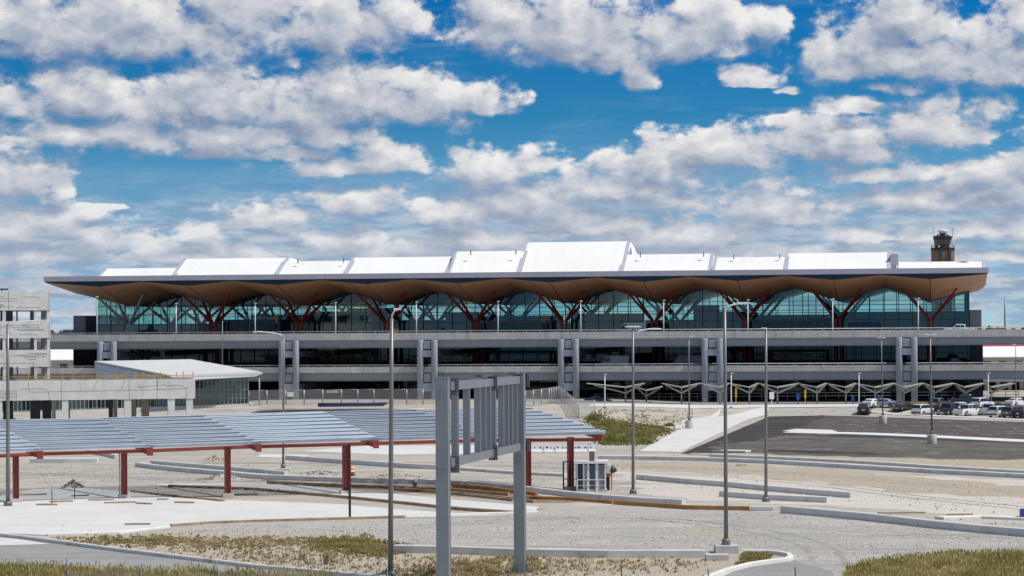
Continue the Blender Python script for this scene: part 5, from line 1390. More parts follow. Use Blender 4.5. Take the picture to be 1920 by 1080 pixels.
# lamps on the departures deck
for i, (u, vt, lab) in enumerate(((182, 556, 'white lamp post at the left end of the departures deck'), (330.5, 569, 'white deck lamp post between the silver and the first red tree column'), (478.5, 568, 'white deck lamp post in the bay right of the first red tree column'), (629.5, 567, 'white deck lamp post nearest on the left of the nearest light pole'),
        (781, 566, 'white deck lamp post just right of the near light pole'), (934, 565, 'white deck lamp post above the gantry truss'), (1089, 564, 'white deck lamp post left of the grey van'), (1244.5, 563, 'white deck lamp post right of the grey van'), (1402.5, 562, 'white deck lamp post touching the long arm of the tall foreground lamp'), (1561.5, 560, 'white deck lamp post in front of a red tree column above the parking lot'), (1722, 559, 'white deck lamp post left of the last red tree column'))):
    ly = -5.5; a = BL(u, 622, ly); b = BL(u, vt, ly); w = BW(a.x, ly, ZDECK+.15); T = thing('deck_lamp', lab, 'lamp post', w, 0, 'white lamp posts on the departures deck')
    m = MB(); m.tube([(0, 0, 0), (0, 0, b.z-w.z)], [.11, .08], 10); m.build('pole', 'white_paint', T)
    m = MB(); m.bb((-.12, -.5, b.z-w.z-.1), (.3, .2, b.z-w.z+.05)); m.build('lamp_head', 'white_paint', T)
w = BW(BX(1884, 8), 8, ZDECK); T = thing('mast', 'thin dark mast standing on the deck beyond the right end of the terminal', 'mast', w)
m = MB(); m.tube([(0, 0, 0), (0, 0, BZ(558, 1884, 8)-ZDECK)], [.16, .1], 8); m.build('pole', 'pole', T); m = MB(); m.lathe([(.3, 0), (.25, .3)], n=10); m.build('base_cover', 'pole', T)

# ------------------------------------------------------------------ butterfly bus shelters along the forecourt
M['shelter'] = mat('shelter_metal', (0.42, 0.42, 0.39), 0.45, var=0.08)
M['shelter_under'] = mat('shelter_soffit', (0.38, 0.37, 0.31), 0.6, var=0.1)
sh = [(1173, 1100, 1208, 'white butterfly shelter at the left end of the row'), (1212, 1190, 1242, 'small low shelter set back behind the left end shelter'), (1278, 1241, 1312, 'third butterfly shelter from the left, ahead of the drum based light pole'), (1350, 1313, 1366, 'butterfly shelter in front of the fifth pair of round piers'), (1405, 1367, 1421, 'butterfly shelter between the two right foreground light poles'),
      (1458, 1422, 1499, 'butterfly shelter right of the plain light pole'), (1532, 1495, 1549, 'butterfly shelter behind the start of the parking lot'), (1586, 1549, 1604, 'butterfly shelter left of the parked dark suv'), (1641, 1604, 1677, 'butterfly shelter behind the silver sedan'), (1695, 1677, 1731, 'butterfly shelter in front of the sixth pair of round piers'), (1751, 1732, 1788, 'butterfly shelter behind the white suv'), (1808, 1789, 1844, 'butterfly shelter behind the white pickups'), (1858, 1845, 1900, 'last butterfly shelter at the right end of the row')]
for i, (uc, ul, ur, lab) in enumerate(sh):
    Y = 437.0+(4 if i == 1 else 0); c = P(uc, 757, Y); c.z = hgt(c.x, c.y)
    T = thing('bus_shelter', lab, 'shelter', c, 0, 'butterfly bus shelters along the forecourt')
    q = lambda u, v: P(u, v, Y)-c
    dv = 6 if i == 1 else 0
    zc = q(uc, 727.5+dv).z
    m = MB(); m.tube([(0, 0, 0), (0, 0, zc)], .13, 8); m.build('post', 'shelter', T)
    for u in (ul, ur):
        tip = q(u, 719.5+dv); m = MB(); th = .17
        a = Vector((0.05 if u == ur else -0.05, 0, zc+.05))
        vs = []
        for y in (-1.7, 1.7):
            vs += [Vector((a.x, y, a.z)), Vector((tip.x, y, tip.z)), Vector((tip.x, y, tip.z+th*.8)), Vector((a.x, y, a.z+th))]
        m.add(vs, [(0, 1, 2, 3), (7, 6, 5, 4), (0, 4, 5, 1), (1, 5, 6, 2), (2, 6, 7, 3), (3, 7, 4, 0)]); m.build('wing', 'shelter', T)
        m = MB(); m.beam((0, -1.2, zc-.85), (tip.x*.82, -1.2, a.z+(tip.z-a.z)*.82-.1), .12, .2); m.beam((0, 1.2, zc-.85), (tip.x*.82, 1.2, a.z+(tip.z-a.z)*.82-.1), .12, .2); m.bb((-.08, -1.25, zc-.95), (.08, 1.25, zc-.75)); m.build('bracket', 'shelter_under', T)
# low rail along the forecourt kerb, with blue and yellow posts beside it
def rail(name, label, u0, u1, v, Y, h, mm, step=2.2, group=None):
    a, b = P(u0, v, Y), P(u1, v, Y); n = max(2, int((b.x-a.x)/step)); c = a.copy(); c.z = hgt(c.x, c.y); T = thing(name, label, 'railing', c, 0, group)
    m = MB(); L_ = b.x-a.x
    for i in range(n+1): m.bb((L_*i/n-.04, -.04, 0), (L_*i/n+.04, .04, h))
    m.build('posts', mm, T); m = MB()
    for z in (h-.05, h*.5): m.tube([(0, -.06, z), (L_, -.06, z)], .04, 6)
    m.build('rails', mm, T)
rail('guard_rail', 'long dark guard rail in front of the shaded ground floor', 1115, 1910, 752, 444, 1.15, 'gantry_dark')
for lab, u, vt, vb, mm, w in (('blue bollard sign left of the ramp top', 1496, 738, 755, 'blue', .5), ('blue sign board beside a shelter post', 1599, 742, 756, 'blue', .5), ('tall blue sign panel behind the silver sedan', 1650, 742, 757, 'blue', .75), ('yellow post behind the ramp top', 1510, 731, 755, 'yellow', .35), ('yellow crossing post near the white light post', 1380, 728, 757, 'yellow', .3), ('white crossing sign on a post at the forecourt', 1447, 735, 757, 'white_paint', .8), ('blue parking sign right of the white suv', 1787, 744, 757, 'blue', .5)):
    Y = 434.0; p = P(u, vb, Y); p.z = hgt(p.x, p.y); z1 = P(u, vt, Y).z-p.z; T = thing('sign_post', lab, 'sign', p, 0, 'small sign posts on the forecourt')
    m = MB(); m.bb((-.06, -.06, 0), (.06, .06, z1)); m.build('post', mm, T); m = MB(); m.bb((-w/2, -.1, z1*.45), (w/2, -.065, z1)); m.build('board', mm, T)
# yellow topped concrete plinth
# ------------------------------------------------------------------ chain link fences
def fence(name, label, pxs, Yf, h, mm='mesh', step=2.9, frame=True, zfix=None):
    pts = [];
    for (u, v), y in zip(pxs, Yf):
        p = P(u, v, y); p.z = hgt(p.x, p.y) if zfix is None else zfix; pts.append(p)
    T = thing(name, label, 'fence', pts[0]); o = pts[0]
    for a, b in zip(pts[:-1], pts[1:]):
        n = max(1, int(round((b-a).length/step)))
        for i in range(n):
            p, q = a.lerp(b, i/n)-o, a.lerp(b, (i+1)/n)-o; m = MB(); m.add([p+Vector((0, 0, .05)), q+Vector((0, 0, .05)), q+Vector((0, 0, h-.04)), p+Vector((0, 0, h-.04))], [(0, 1, 2, 3)]); m.build('mesh_panel', mm, T)
            m = MB(); e = (q-p).normalized()*.06
            for s in (p+e, q-e): m.tube([s, s+Vector((0, 0, h))], .05, 6)
            for z in (.08, h-.02): m.tube([p+e+Vector((0, 0, z)), q-e+Vector((0, 0, z))], .03, 6)
            m.build('panel_frame', 'galv', T)
    return T
fence('chain_link_fence', 'long grey chain link site fence under the viaduct with framed panels', [(466, 752), (640, 752), (824, 752)], [430, 430, 428], 2.55)
fence('chain_link_fence', 'chain link fence angled back beside the fourth pair of piers', [(985, 760), (1030, 752), (1047, 746)], [416, 425, 436], 2.7)
fence('chain_link_fence', 'bright chain link fence stepping down the weedy bank', [(1050, 760), (1085, 800), (1116, 775)], [436, 400, 402], 2.7)
for lab, u, v0, v1, w, mm, yy in (('small pale sign hung on the chain link fence by the second pier', 544.5, 735, 744, 12, 'white_paint', 429.7), ('tan board hung on the middle of the chain link fence', 623, 732, 737, 23, 'beige', 429.6)):
    a, b = P(u-w/2, v1, yy), P(u+w/2, v0, yy); m = MB(); m.bb((0, -.03, 0), (b.x-a.x, .03, b.z-a.z)); o = m.build('fence_sign', mm); o.location = a; tag(o, lab, 'sign')
# wire fence at the foot of the picture
def near_fence():
    Y = 139.0; us = [(-60, 1095), (125, 1048), (264, 1070), (409, 1072), (584, 1063), (726, 1072)]
    T = thing('wire_fence', 'sagging wire fence on thin steel posts along the bottom left edge', 'fence', (P(125, 1080, Y).x, Y, 0)); o = T.location.copy(); tops = []
    for u, v in us:
        p = P(u, v, Y)-o; m = MB(); m.tube([(p.x, 0, -.1), (p.x, 0, p.z)], .045, 8); m.build('post', 'gantry_dark', T); tops.append(p)
    m = MB()
    for a, b in zip(tops[:-1], tops[1:]): m.add([(a.x, .05, 0), (b.x, .05, 0), (b.x, .05, min(a.z, b.z)-.12), (a.x, .05, min(a.z, b.z)-.12)], [(0, 1, 2, 3)])
    m.build('mesh_panel', 'mesh', T)
near_fence()
for lab, u, v in (('thin steel stake standing right of the gantry at the bottom edge', 1164, 1050), ('short leaning stake beside the kerb nose at the bottom', 1329, 1067), ('thin leaning stake on the gravel right of the kerb nose', 1492, 1063), ('thin leaning stake at the left end of the grass mound', 1642, 1064), ('short stake at the foot of the grass mound', 1803, 1076)):
    Y = 142.0; p = P(u, v, Y); m = MB(); m.tube([(.05, 0, -.05), (-.05 if u > 1300 else .02, 0, p.z)], .035, 6); o = m.build('stake', 'dark'); o.location = (p.x, Y, 0); tag(o, lab, 'stake', 'thin stakes along the bottom edge')
for lab, u, v, vt in (('thin grey stake in the white slab left of the sand heap', 97.5, 945, 914), ('dark stake in the white slab beside the sand heap', 140, 935, 903)):
    p = G(u, v); z = P(u, vt, p.y).z; m = MB(); m.tube([(0, 0, 0), (0, 0, z)], .045, 6); o = m.build('stake', 'gantry_dark'); o.location = (p.x, p.y, .03); tag(o, lab, 'stake', 'stakes in the white slab')

# ------------------------------------------------------------------ toll booth under the right end of the canopy
def booth():
    b = G(1080, 922); Y = b.y; T = thing('toll_booth', 'small glazed toll booth with pale corner posts under the right end of the canopy', 'booth', (b.x, Y, 0))
    X = lambda u: P(u, 900, Y).x-b.x
    Z = lambda v: P(1100, v, Y).z
    x0, x1 = X(1082), X(1136); dp = 2.6; zr = Z(869)
    m = MB(); m.bb((x0-.1, -.1, 0.0), (x1+.1, dp+.1, .22)); m.build('kerb_plinth', 'block', T)
    for u, w in ((1094.5, .14), (1118, .14), (1135, .14), (1082, .12)):
        m = MB(); m.bb((X(u)-w/2, -.02, .22), (X(u)+w/2, .14, zr)); m.build('corner_post', 'white_paint', T); m = MB(); m.bb((X(u)-w/2, dp-.14, .22), (X(u)+w/2, dp, zr)); m.build('corner_post', 'white_paint', T)
    for ua, ub, mm in ((1083, 1093.5, 'core_dark'), (1096, 1103, 'pier'), (1104, 1114.5, 'gantry_dark'), (1115, 1117, 'pier'), (1119.5, 1124, 'fascia'), (1124.5, 1134, 'core')):
        m = MB(); m.bb((X(ua), .03, .24), (X(ub), .09, zr-.12)); m.build('side_panel', mm, T)
    m = MB(); m.bb((x0, .15, .24), (x0+.06, dp-.15, zr)); m.bb((x1-.06, .15, .24), (x1, dp-.15, zr)); m.bb((x0+.1, dp-.1, .24), (x1-.1, dp-.04, zr)); m.build('end_panel', 'glass_green', T)
    m = MB(); m.bb((x0-.25, -.3, zr+.003), (x1+.3, dp+.3, zr+.2)); m.build('roof', 'white_paint', T)
    for u in (1103, 1119):
        m = MB(); m.bb((X(u)-.09, -.16, 0), (X(u)+.09, -.05, Z(828))); m.build('tall_post', 'white_paint', T)
    m = MB(); m.bb((X(1104.5), -.12, Z(866)), (X(1115), -.08, Z(846))); m.build('hung_panel', 'brown_panel', T)
    m = MB(); m.bb((x0, -.2, Z(900)), (x1, -.17, Z(898.5))); m.bb((x0, -.2, Z(910.5)), (x1, -.17, Z(909.8))); m.build('hand_rail', 'white_paint', T)
    m = MB()
    for u in (1056.5, 1072): m.bb((X(u)-.07, -.1, 0), (X(u)+.07, .04, Z(865)))
    m.bb((X(1056), -.1, Z(866.5)), (X(1102), .04, Z(864.5))); m.bb((X(1056), -.1, .02), (X(1066), .04, .18)); m.bb((X(1056.5), -.04, Z(899)), (X(1082), 0, Z(898))); m.build('gate_frame', 'dark', T)
    g = G(1140, 919); B = thing('barrier_machine', 'white barrier machine with black nose cone and orange band beside the toll booth', 'machine', (g.x, g.y, 0))
    xx = lambda u: P(u, 900, g.y).x-g.x
    zz = lambda v: P(1140, v, g.y).z
    m = MB(); m.bb((xx(1136.5), -.2, .02), (xx(1143), .4, zz(893.5))); m.build('cabinet', 'dark', B)
    m = MB(); m.bb((xx(1137), -.2, zz(893)), (xx(1148), .4, zz(888))); m.build('band', 'orange', B)
    m = MB(); m.bb((xx(1134), -.25, zz(887.7)), (xx(1145), .45, zz(870))); m.build('housing', 'white_paint', B, bevel=.05)
    m = MB(); c = Vector((xx(1145)+.01, .1, (zz(888)+zz(872))/2)); pts = [c+Vector((t*(xx(1157)-xx(1145)), 0, -.12*t)) for t in (0, .3, .6, .85, 1)]; m.tube(pts, [.40, .36, .26, .15, .04], 14); m.build('nose_cone', 'core_dark', B)
    m = MB(); m.bb((xx(1146.5)-.05, -.1, .02), (xx(1146.5)+.05, .0, zz(888.3))); m.build('stand', 'orange', B)
booth()
# white barriers behind the booth
for i, (ua, ub, lab) in enumerate(((995, 1019, 'left white concrete barrier behind the red columns'), (1021, 1040, 'white barrier with a dark mark behind the red columns'), (1042, 1063, 'white barrier just left of the right red column'), (1074, 1118, 'long white barrier with dark lettering like marks behind the toll booth'))):
    p = G((ua+ub)/2, 849); Y = p.y; a, b = P(ua, 848, Y).x-p.x, P(ub, 848, Y).x-p.x; T = thing('site_barrier', lab, 'barrier', (p.x, Y, .02), 0, 'white barriers behind the booth')
    m = MB(); m.extr([(-.38, 0), (.38, 0), (.38, .12), (.2, .42), (.13, .92), (-.13, .92), (-.2, .42), (-.38, .12)], 'x', a, b); m.build('block', 'white_paint', T)
    m = MB(); rnd = random.Random(i)
    for k in range(3 if i < 3 else 7): x = a+(b-a)*rnd.uniform(.1, .9); m.bb((x-.05, -.19, .5), (x+rnd.uniform(.03, .09), -.155, .5+rnd.uniform(.12, .26)))
    m.build('marks', 'dark', T)
p = G(1118, 872); T = thing('traffic_drum', 'orange and white traffic drum partly hidden behind the fourth red column', 'traffic drum', (G(658.5, 892).x, G(658.5, 892).y, 0))
m = MB(); m.lathe([(.34, .06), (.30, .95), (.22, 1.02)], n=18); m.build('drum', 'orange', T); m = MB(); m.lathe([(.336, .38), (.326, .56)], n=18); m.lathe([(.318, .72), (.309, .86)], n=18); m.build('reflective_band', 'white_paint', T); m = MB(); m.lathe([(.45, 0), (.45, .06)], n=18); m.build('base', 'dark', T)
m = MB(); a = G(1917, 974); m.bb((-.15, -.4, 0), (.95, .4, .72)); m.bb((-.1, -.35, .72), (.9, .35, .78)); o = m.build('water_tank', 'blue', bevel=.04); o.location = (a.x, a.y, .02); tag(o, 'dark blue plastic tank at the right edge by the white slab', 'tank')
m = MB(); a = G(1412, 1050); m.bb((-1.6, -.5, 0), (-.15, .5, .36)); o = m.build('concrete_block', 'block', bevel=.03); o.location = (G(1341, 1047).x+.9, G(1341, 1047).y-1.2, .02); tag(o, 'pale concrete block lying beside the footing of the tall foreground lamp', 'block')
m = MB(); m.bb((-.9, -.4, 0), (1.0, .4, .3)); o = m.build('concrete_block', 'block', bevel=.03); q = G(1425, 957); o.location = (q.x, q.y, .02); tag(o, 'flat concrete block at the right end of the orange timber form', 'block')
m = MB(); m.lathe([(.18, 0), (.18, .5), (.3, .55), (.3, .8), (.14, .9)], n=12); o = m.build('hydrant_pipe', 'core', ); q = G(778, 918); o.location = (q.x, q.y, 0); tag(o, 'short grey standpipe among the timber forms left of the gantry', 'pipe')

# maintenance lift standing on the right hand roof vault
w = BL(1806, 497, 6); T = thing('roof_lift', 'white maintenance lift frame standing on the rightmost roof vault', 'lift', BW(w.x, 6, w.z-.4), -PHI)
m = MB()
for dx in (-.9, .9): m.beam((dx*1.3, 0, 0), (dx*.35, 0, 2.6), .14, .14)
for z in (.5, 1.1, 1.7, 2.3): m.beam((-.9*(1.3-z*.36), 0, z), (.9*(1.3-z*.36), 0, z), .09, .09)
m.build('mast', 'white_paint', T)
m = MB(); m.bb((-.5, -.3, 1.0), (.7, .3, 1.12)); m.bb((-.1, -.3, .2), (.05, .3, 1.0)); m.build('platform', 'yellow', T)
m = MB(); m.beam((-4.2, .2, .55), (3.6, .2, .85), .07, .07); m.build('guy_rail', 'interior_pale', T)
# ------------------------------------------------------------------ vehicles
def car_parts(kind):
    """side profile stations (x along the car, rear = 0): belt height, roof height or None, half width"""
    if kind == 'suv':
        L, W, st, wb, wr = 4.9, 0.97, [(0.0, .62, None, .86), (.03, 1.05, None, .94), (.10, 1.10, 1.28, .95), (.40, 1.10, 1.74, .96), (1.0, 1.10, 1.80, .97), (2.4, 1.10, 1.80, .97), (2.95, 1.10, 1.70, .97), (3.65, 1.08, 1.12, .96), (4.2, 1.05, None, .95), (4.75, .95, None, .90), (4.9, .62, None, .80)], (.95, 3.9), .37
    elif kind == 'sedan':
        L, W, st, wb, wr = 4.8, 0.91, [(0.0, .60, None, .80), (.05, .92, None, .88), (.55, 1.00, 1.01, .90), (1.35, .98, 1.36, .91), (1.9, .97, 1.44, .91), (2.6, .96, 1.42, .91), (3.45, .93, .97, .91), (4.2, .86, None, .88), (4.7, .72, None, .82), (4.8, .55, None, .74)], (1.0, 3.85), .33
    else:
        L, W, st, wb, wr = 5.8, 1.0, [(0.0, .75, None, .95), (.02, 1.12, None, .97), (1.9, 1.15, None, .98), (1.95, 1.15, 1.2, .98), (2.05, 1.15, 1.85, .98), (2.5, 1.15, 1.92, .98), (3.5, 1.15, 1.90, .98), (4.25, 1.15, 1.20, .98), (5.0, 1.13, None, .97), (5.65, 1.08, None, .94), (5.8, .70, None, .88)], (1.15, 4.8), .40
    return L, W, st, wb, wr
PAINTS = {}
def vehicle(kind, label, cat, loc, heading, pname, group='cars parked behind the asphalt lot', lift=0.0):
    """heading: degrees to the right of straight away from the camera"""
    L, W, st, wb, wr = car_parts(kind)
    if pname not in PAINTS:
        PAINTS[pname] = paint('paint_'+pname, {'white': (.72, .73, .73), 'silver': (.40, .44, .50), 'black': (.012, .014, .017), 'charcoal': (.035, .04, .048), 'green': (.035, .05, .045), 'navy': (.012, .02, .045), 'grey': (.14, .15, .16), 'red': (.16, .012, .012)}[pname], 0.0 if pname in ('white', 'red') else .3)
    pm = PAINTS[pname]
    nm = {'suv': 'parked_suv', 'sedan': 'parked_sedan', 'pickup': 'parked_pickup'}[kind]
    T = thing(nm, label, cat, loc, R(90-heading), group)
    z0 = .30 if kind != 'sedan' else .22
    ox = L/2
    m = MB(); rows = []
    for x, zb, zr, w in st:
        if zr: wt, zt = w*.80, zr
        else: wt, zt = w*.88, zb+.035
        rows.append([(x-ox, -w*.94, z0), (x-ox, -w, z0+.22), (x-ox, -w, zb-.08), (x-ox, -w*.965, zb), (x-ox, -wt, zt-.06 if zr and zr > zb+.15 else zt-.01), (x-ox, -wt*.86, zt), (x-ox, wt*.86, zt), (x-ox, wt, zt-.06 if zr and zr > zb+.15 else zt-.01), (x-ox, w*.965, zb), (x-ox, w, zb-.08), (x-ox, w, z0+.22), (x-ox, w*.94, z0)])
    m.grid([r+[r[0]] for r in rows]); m.add(rows[0], [tuple(range(12))]); m.add(rows[-1], [tuple(reversed(range(12)))])
    body = m.build('body', pm, T, bevel=.03)
    for pl in body.data.polygons: pl.use_smooth = True
    body.data.set_sharp_from_angle(angle=R(32))
    if kind == 'pickup':
        b = MB(); b.bb((.10-ox, -.80, 1.20), (1.80-ox, .80, 1.21)); b.build('cargo_bed', 'trim', T)
    # glass
    cab = [s for s in st if s[2] and s[2] > s[1]+.15]
    xa, xb = cab[0][0], cab[-1][0]
    g = MB()
    def wpt(i, t, s, inset=0.0):
        x, zb, zr, w = st[i]; za, zz = zb+.02, zr-.10; y0, y1 = w*.965, w*.80
        return (x-ox, s*((y0+(y1-y0)*t)+.012), za+(zz-za)*t)
    idx = [i for i, s in enumerate(st) if s in cab]
    for s in (-1, 1):
        lo = [wpt(i, .04, s) for i in idx]; hi = [wpt(i, .95, s) for i in idx]
        # forward pillar
        nx = st[idx[-1]+1]; f = (nx[0]-.22-ox, s*(nx[3]*.965+.012), nx[1]+.03); lo.append(f); hi.append(((nx[0]*.42+st[idx[-1]][0]*.58)-ox, s*(st[idx[-1]][3]*.86+.012), nx[1]+.03+(st[idx[-1]][2]-nx[1])*.44))
        g.grid([lo, hi])
        xm = (xa+xb)/2
    g.build('side_windows', 'car_glass', T, fix=False)
    p = MB()
    for s in (-1, 1):
        for xm in ((xa*.62+xb*.38), (xa*.25+xb*.75)) if kind != 'pickup' else ((xa+xb)/2,):
            w = .97*W; zb = cab[1][1]; p.beam((xm-ox, s*(w*.965+.025), zb+.02), (xm-ox-.04, s*(w*.80+.03), cab[1][2]-.08), .09, .02, up=(0, s, 0))
    p.build('pillar', pm, T)
    g = MB(); i = idx[-1]; a, b = st[i], st[i+1]
    fx0, fx1 = a[0]-ox+.06, b[0]-ox-.06
    g.add([(fx0, -a[3]*.72, a[2]-.03+.012), (fx0, a[3]*.72, a[2]-.03+.012), (fx1+.02, b[3]*.80, b[1]+.085), (fx1+.02, -b[3]*.80, b[1]+.085)], [(0, 1, 2, 3)]); g.build('windscreen', 'car_glass', T, fix=False)
    i = idx[0]; a, b = st[i], st[i-1]
    g = MB()
    if kind == 'sedan': q = [(b[0]-ox+.12, b[1]+.085), (a[0]-ox-.02, a[2]-.02)]
    elif kind == 'suv': q = [(.015-ox, 1.17), (.30-ox, 1.67)]
    else: q = [(b[0]-ox-.03, b[1]+.12), (a[0]-ox-.03, a[2]-.12)]
    g.add([(q[0][0], -W*.80, q[0][1]), (q[0][0], W*.80, q[0][1]), (q[1][0], W*.70, q[1][1]), (q[1][0], -W*.70, q[1][1])], [(0, 1, 2, 3)]); g.build('rear_window', 'car_glass', T, fix=False)
    # lights, bumpers
    for s in (-1, 1):
        zt = {'suv': .92, 'sedan': .78, 'pickup': .88}[kind]; b = MB(); b.bb((-ox-.035, s*W*.78, zt), (-ox+.12, s*W*.955, zt+(.32 if kind != 'sedan' else .16))); b.build('tail_light', 'tail', T)
        zt = .72 if kind != 'pickup' else .85; b = MB(); b.bb((L-ox-.20, s*W*.55, zt), (L-ox-.03, s*W*.88, zt+.18)); b.build('headlight', 'head', T)
        b = MB(); b.bb((st[idx[-1]][0]-ox+.25, s*W*1.0, .98 if kind == 'sedan' else 1.12), (st[idx[-1]][0]-ox+.42, s*W*1.18, 1.10 if kind == 'sedan' else 1.30)); b.build('wing_mirror', 'trim', T)
    b = MB(); b.bb((-ox-.06, -W*.92, z0+.08), (-ox+.1, W*.92, z0+.28)); b.build('rear_bumper', 'trim' if kind == 'suv' else 'rim', T)
    b = MB(); b.bb((-ox-.045, -.26, .72), (-ox-.03, .26, .86)); b.build('number_plate', 'white_paint', T)
    for x in wb:
        for s in (-1, 1):
            t = MB(); rr = wr; yy = s*(W-.10)
            prof = [(-.11, rr*.66), (-.12, rr*.93), (-.08, rr), (.08, rr), (.12, rr*.93), (.11, rr*.66)]
            vs, fs = [], []; n = 18
            for o_, r_ in prof:
                for j in range(n): a = 2*math.pi*j/n; vs.append((x-ox+r_*math.cos(a), yy+o_, wr+r_*math.sin(a)))
            for k in range(5):
                for j in range(n): fs.append((k*n+j, k*n+(j+1) % n, (k+1)*n+(j+1) % n, (k+1)*n+j))
            fs += [tuple(range(n)), tuple(reversed(range(5*n, 6*n)))]
            t.add(vs, fs, True); w_ = t.build('wheel', 'tyre', T)
            h = MB(); h.tube([(x-ox, yy+s*.085, wr), (x-ox, yy+s*.128, wr)], [rr*.66, rr*.60], 14); h.build('rim', 'rim', w_)
        a = MB()
        for s in (-1, 1):   # dark wheel arch
            n = 12; yy = s*(W*.985)
            pts = [(x-ox+(wr+.07)*math.cos(math.pi*j/n), yy+s*.012, wr+(wr+.07)*math.sin(math.pi*j/n)) for j in range(n+1)]
            a.add(pts+[(x-ox-(wr+.07), yy+s*.012, z0), (x-ox+(wr+.07), yy+s*.012, z0)], [tuple(range(n+3))])
        a.build('wheel_arch', 'trim', T, fix=False)
    return T
def park(kind, label, u, v, head, pname, cat=None):
    p = GT(u, v); return vehicle(kind, label, cat or {'suv': 'suv', 'sedan': 'car', 'pickup': 'pickup'}[kind], p, head, pname)
park('suv', 'dark green suv at the left end of the parked row', 1621, 769, 12, 'green')
park('sedan', 'white car mostly hidden behind the silver sedan', 1636, 766, 35, 'white')
park('sedan', 'silver sedan parked sideways behind the drum based light pole', 1655, 771.5, -70, 'silver')
park('sedan', 'black sedan between the silver sedan and the white suv', 1694, 774, 48, 'charcoal')
park('suv', 'white suv seen from its rear corner', 1732, 776, 40, 'white')
park('suv', 'dark grey suv squeezed behind the light pole right of the white suv', 1759, 772.5, 25, 'grey')
park('pickup', 'black pickup with its tail to the white suv', 1779, 778, 42, 'black')
park('pickup', 'white pickup in the back row behind the black pickup', 1800, 768, 55, 'white')
park('pickup', 'white pickup in the front row with red tail lights', 1815, 779.5, 45, 'white')
park('suv', 'white suv half hidden right of the front row white pickup', 1842, 772, 40, 'white')
park('pickup', 'white pickup showing only its tailgate', 1855, 778, 22, 'white')
park('pickup', 'dark grey pickup in the back row at the right', 1880, 768.5, 60, 'grey')
park('suv', 'white suv in the front row near the right edge', 1876, 782, 42, 'white')
park('suv', 'grey suv second from the right edge', 1901, 783, 38, 'grey')
park('suv', 'black suv cut by the right edge of the picture', 1918, 784, 30, 'black')
park('pickup', 'navy pickup far back behind the white pickups', 1812, 760.5, 80, 'navy')
park('sedan', 'white sedan glimpsed in the back row at the right edge', 1908, 770, 50, 'white')
# vehicles on the roadways
def on_deck(kind, label, u, ly, z, ang, pname, cat, grp): 
    w = BW(BX(u, ly), ly, z); return vehicle(kind, label, cat, w, ang, pname, grp)
on_deck('pickup', 'white pickup on the departures deck at the right end of the terminal', 1800, -2.5, ZDECK+.15, -82+9.3, 'white', 'pickup', 'vehicles on the roadways')
on_deck('pickup', 'dark red pickup on the arrivals roadway near the right end', 1790, -3.5, 6.82, 98, 'red', 'pickup', 'vehicles on the roadways')
on_deck('sedan', 'dark blue car at the forecourt beside the left end shelter', 1121, -20, 1.15, 98, 'navy', 'car', 'vehicles on the roadways')
on_deck('pickup', 'grey pickup on the deck beyond the left end of the terminal', 128, -1, ZDECK+.15, -80, 'grey', 'pickup', 'vehicles on the roadways')
on_deck('suv', 'dark suv on the deck between the garage and the left end of the terminal', 150, 3, ZDECK+.15, 98, 'charcoal', 'suv', 'vehicles on the roadways')
def van(label, u, ly, z, pname):
    w = BW(BX(u, ly), ly, z)
    T = thing('panel_van', label, 'van', w, -PHI, 'vans on the roadways')
    m = MB(); s = [(-2.9, .35), (-2.95, 1.0), (-2.1, 1.25), (-1.35, 2.35), (-.9, 2.5), (2.75, 2.5), (2.85, 2.3), (2.85, .35)]
    vs = [(x, -.98 if zz < 1.3 else -.9, zz) for x, zz in s]+[(x, .98 if zz < 1.3 else .9, zz) for x, zz in s]; n = len(s)
    m.add(vs, [tuple(range(n)), tuple(reversed(range(n, 2*n)))]+[(i, n+i, n+(i+1) % n, (i+1) % n) for i in range(n)])
    if pname not in PAINTS: PAINTS[pname] = paint('paint_'+pname, (.3, .31, .35))
    m.build('body', PAINTS[pname], T, bevel=.06)
    g = MB()
    for s_ in (-1, 1): g.add([(-1.95, s_*.985, 1.35), (-1.3, s_*.94, 2.2), (-.5, s_*.925, 2.2), (-.5, s_*.975, 1.35)], [(0, 1, 2, 3)])
    g.build('cab_window', 'car_glass', T, fix=False)
    g = MB(); g.add([(-2.09, -.8, 1.33), (-2.09, .8, 1.33), (-1.42, .75, 2.3), (-1.42, -.75, 2.3)], [(0, 1, 2, 3)]); g.build('windscreen', 'car_glass', T, fix=False)
    for x in (-1.9, 1.8):
        for s_ in (-1, 1): t = MB(); t.tube([(x, s_*.78, .36), (x, s_*1.0, .36)], .36, 16); w_ = t.build('wheel', 'tyre', T); h = MB(); h.tube([(x, s_*1.0, .36), (x, s_*1.02, .36)], .2, 12); h.build('rim', 'rim', w_)
van('grey panel van on the departures deck left of a white deck lamp post', 1182, 4, ZDECK+.2, 'van_grey')
van('white van on the arrivals roadway between the fourth and fifth pair of piers', 1150, 2, 6.82, 'white')
van('pale grey van on the arrivals roadway just left of the fifth pair of piers', 1285, 6, 6.82, 'van_grey')
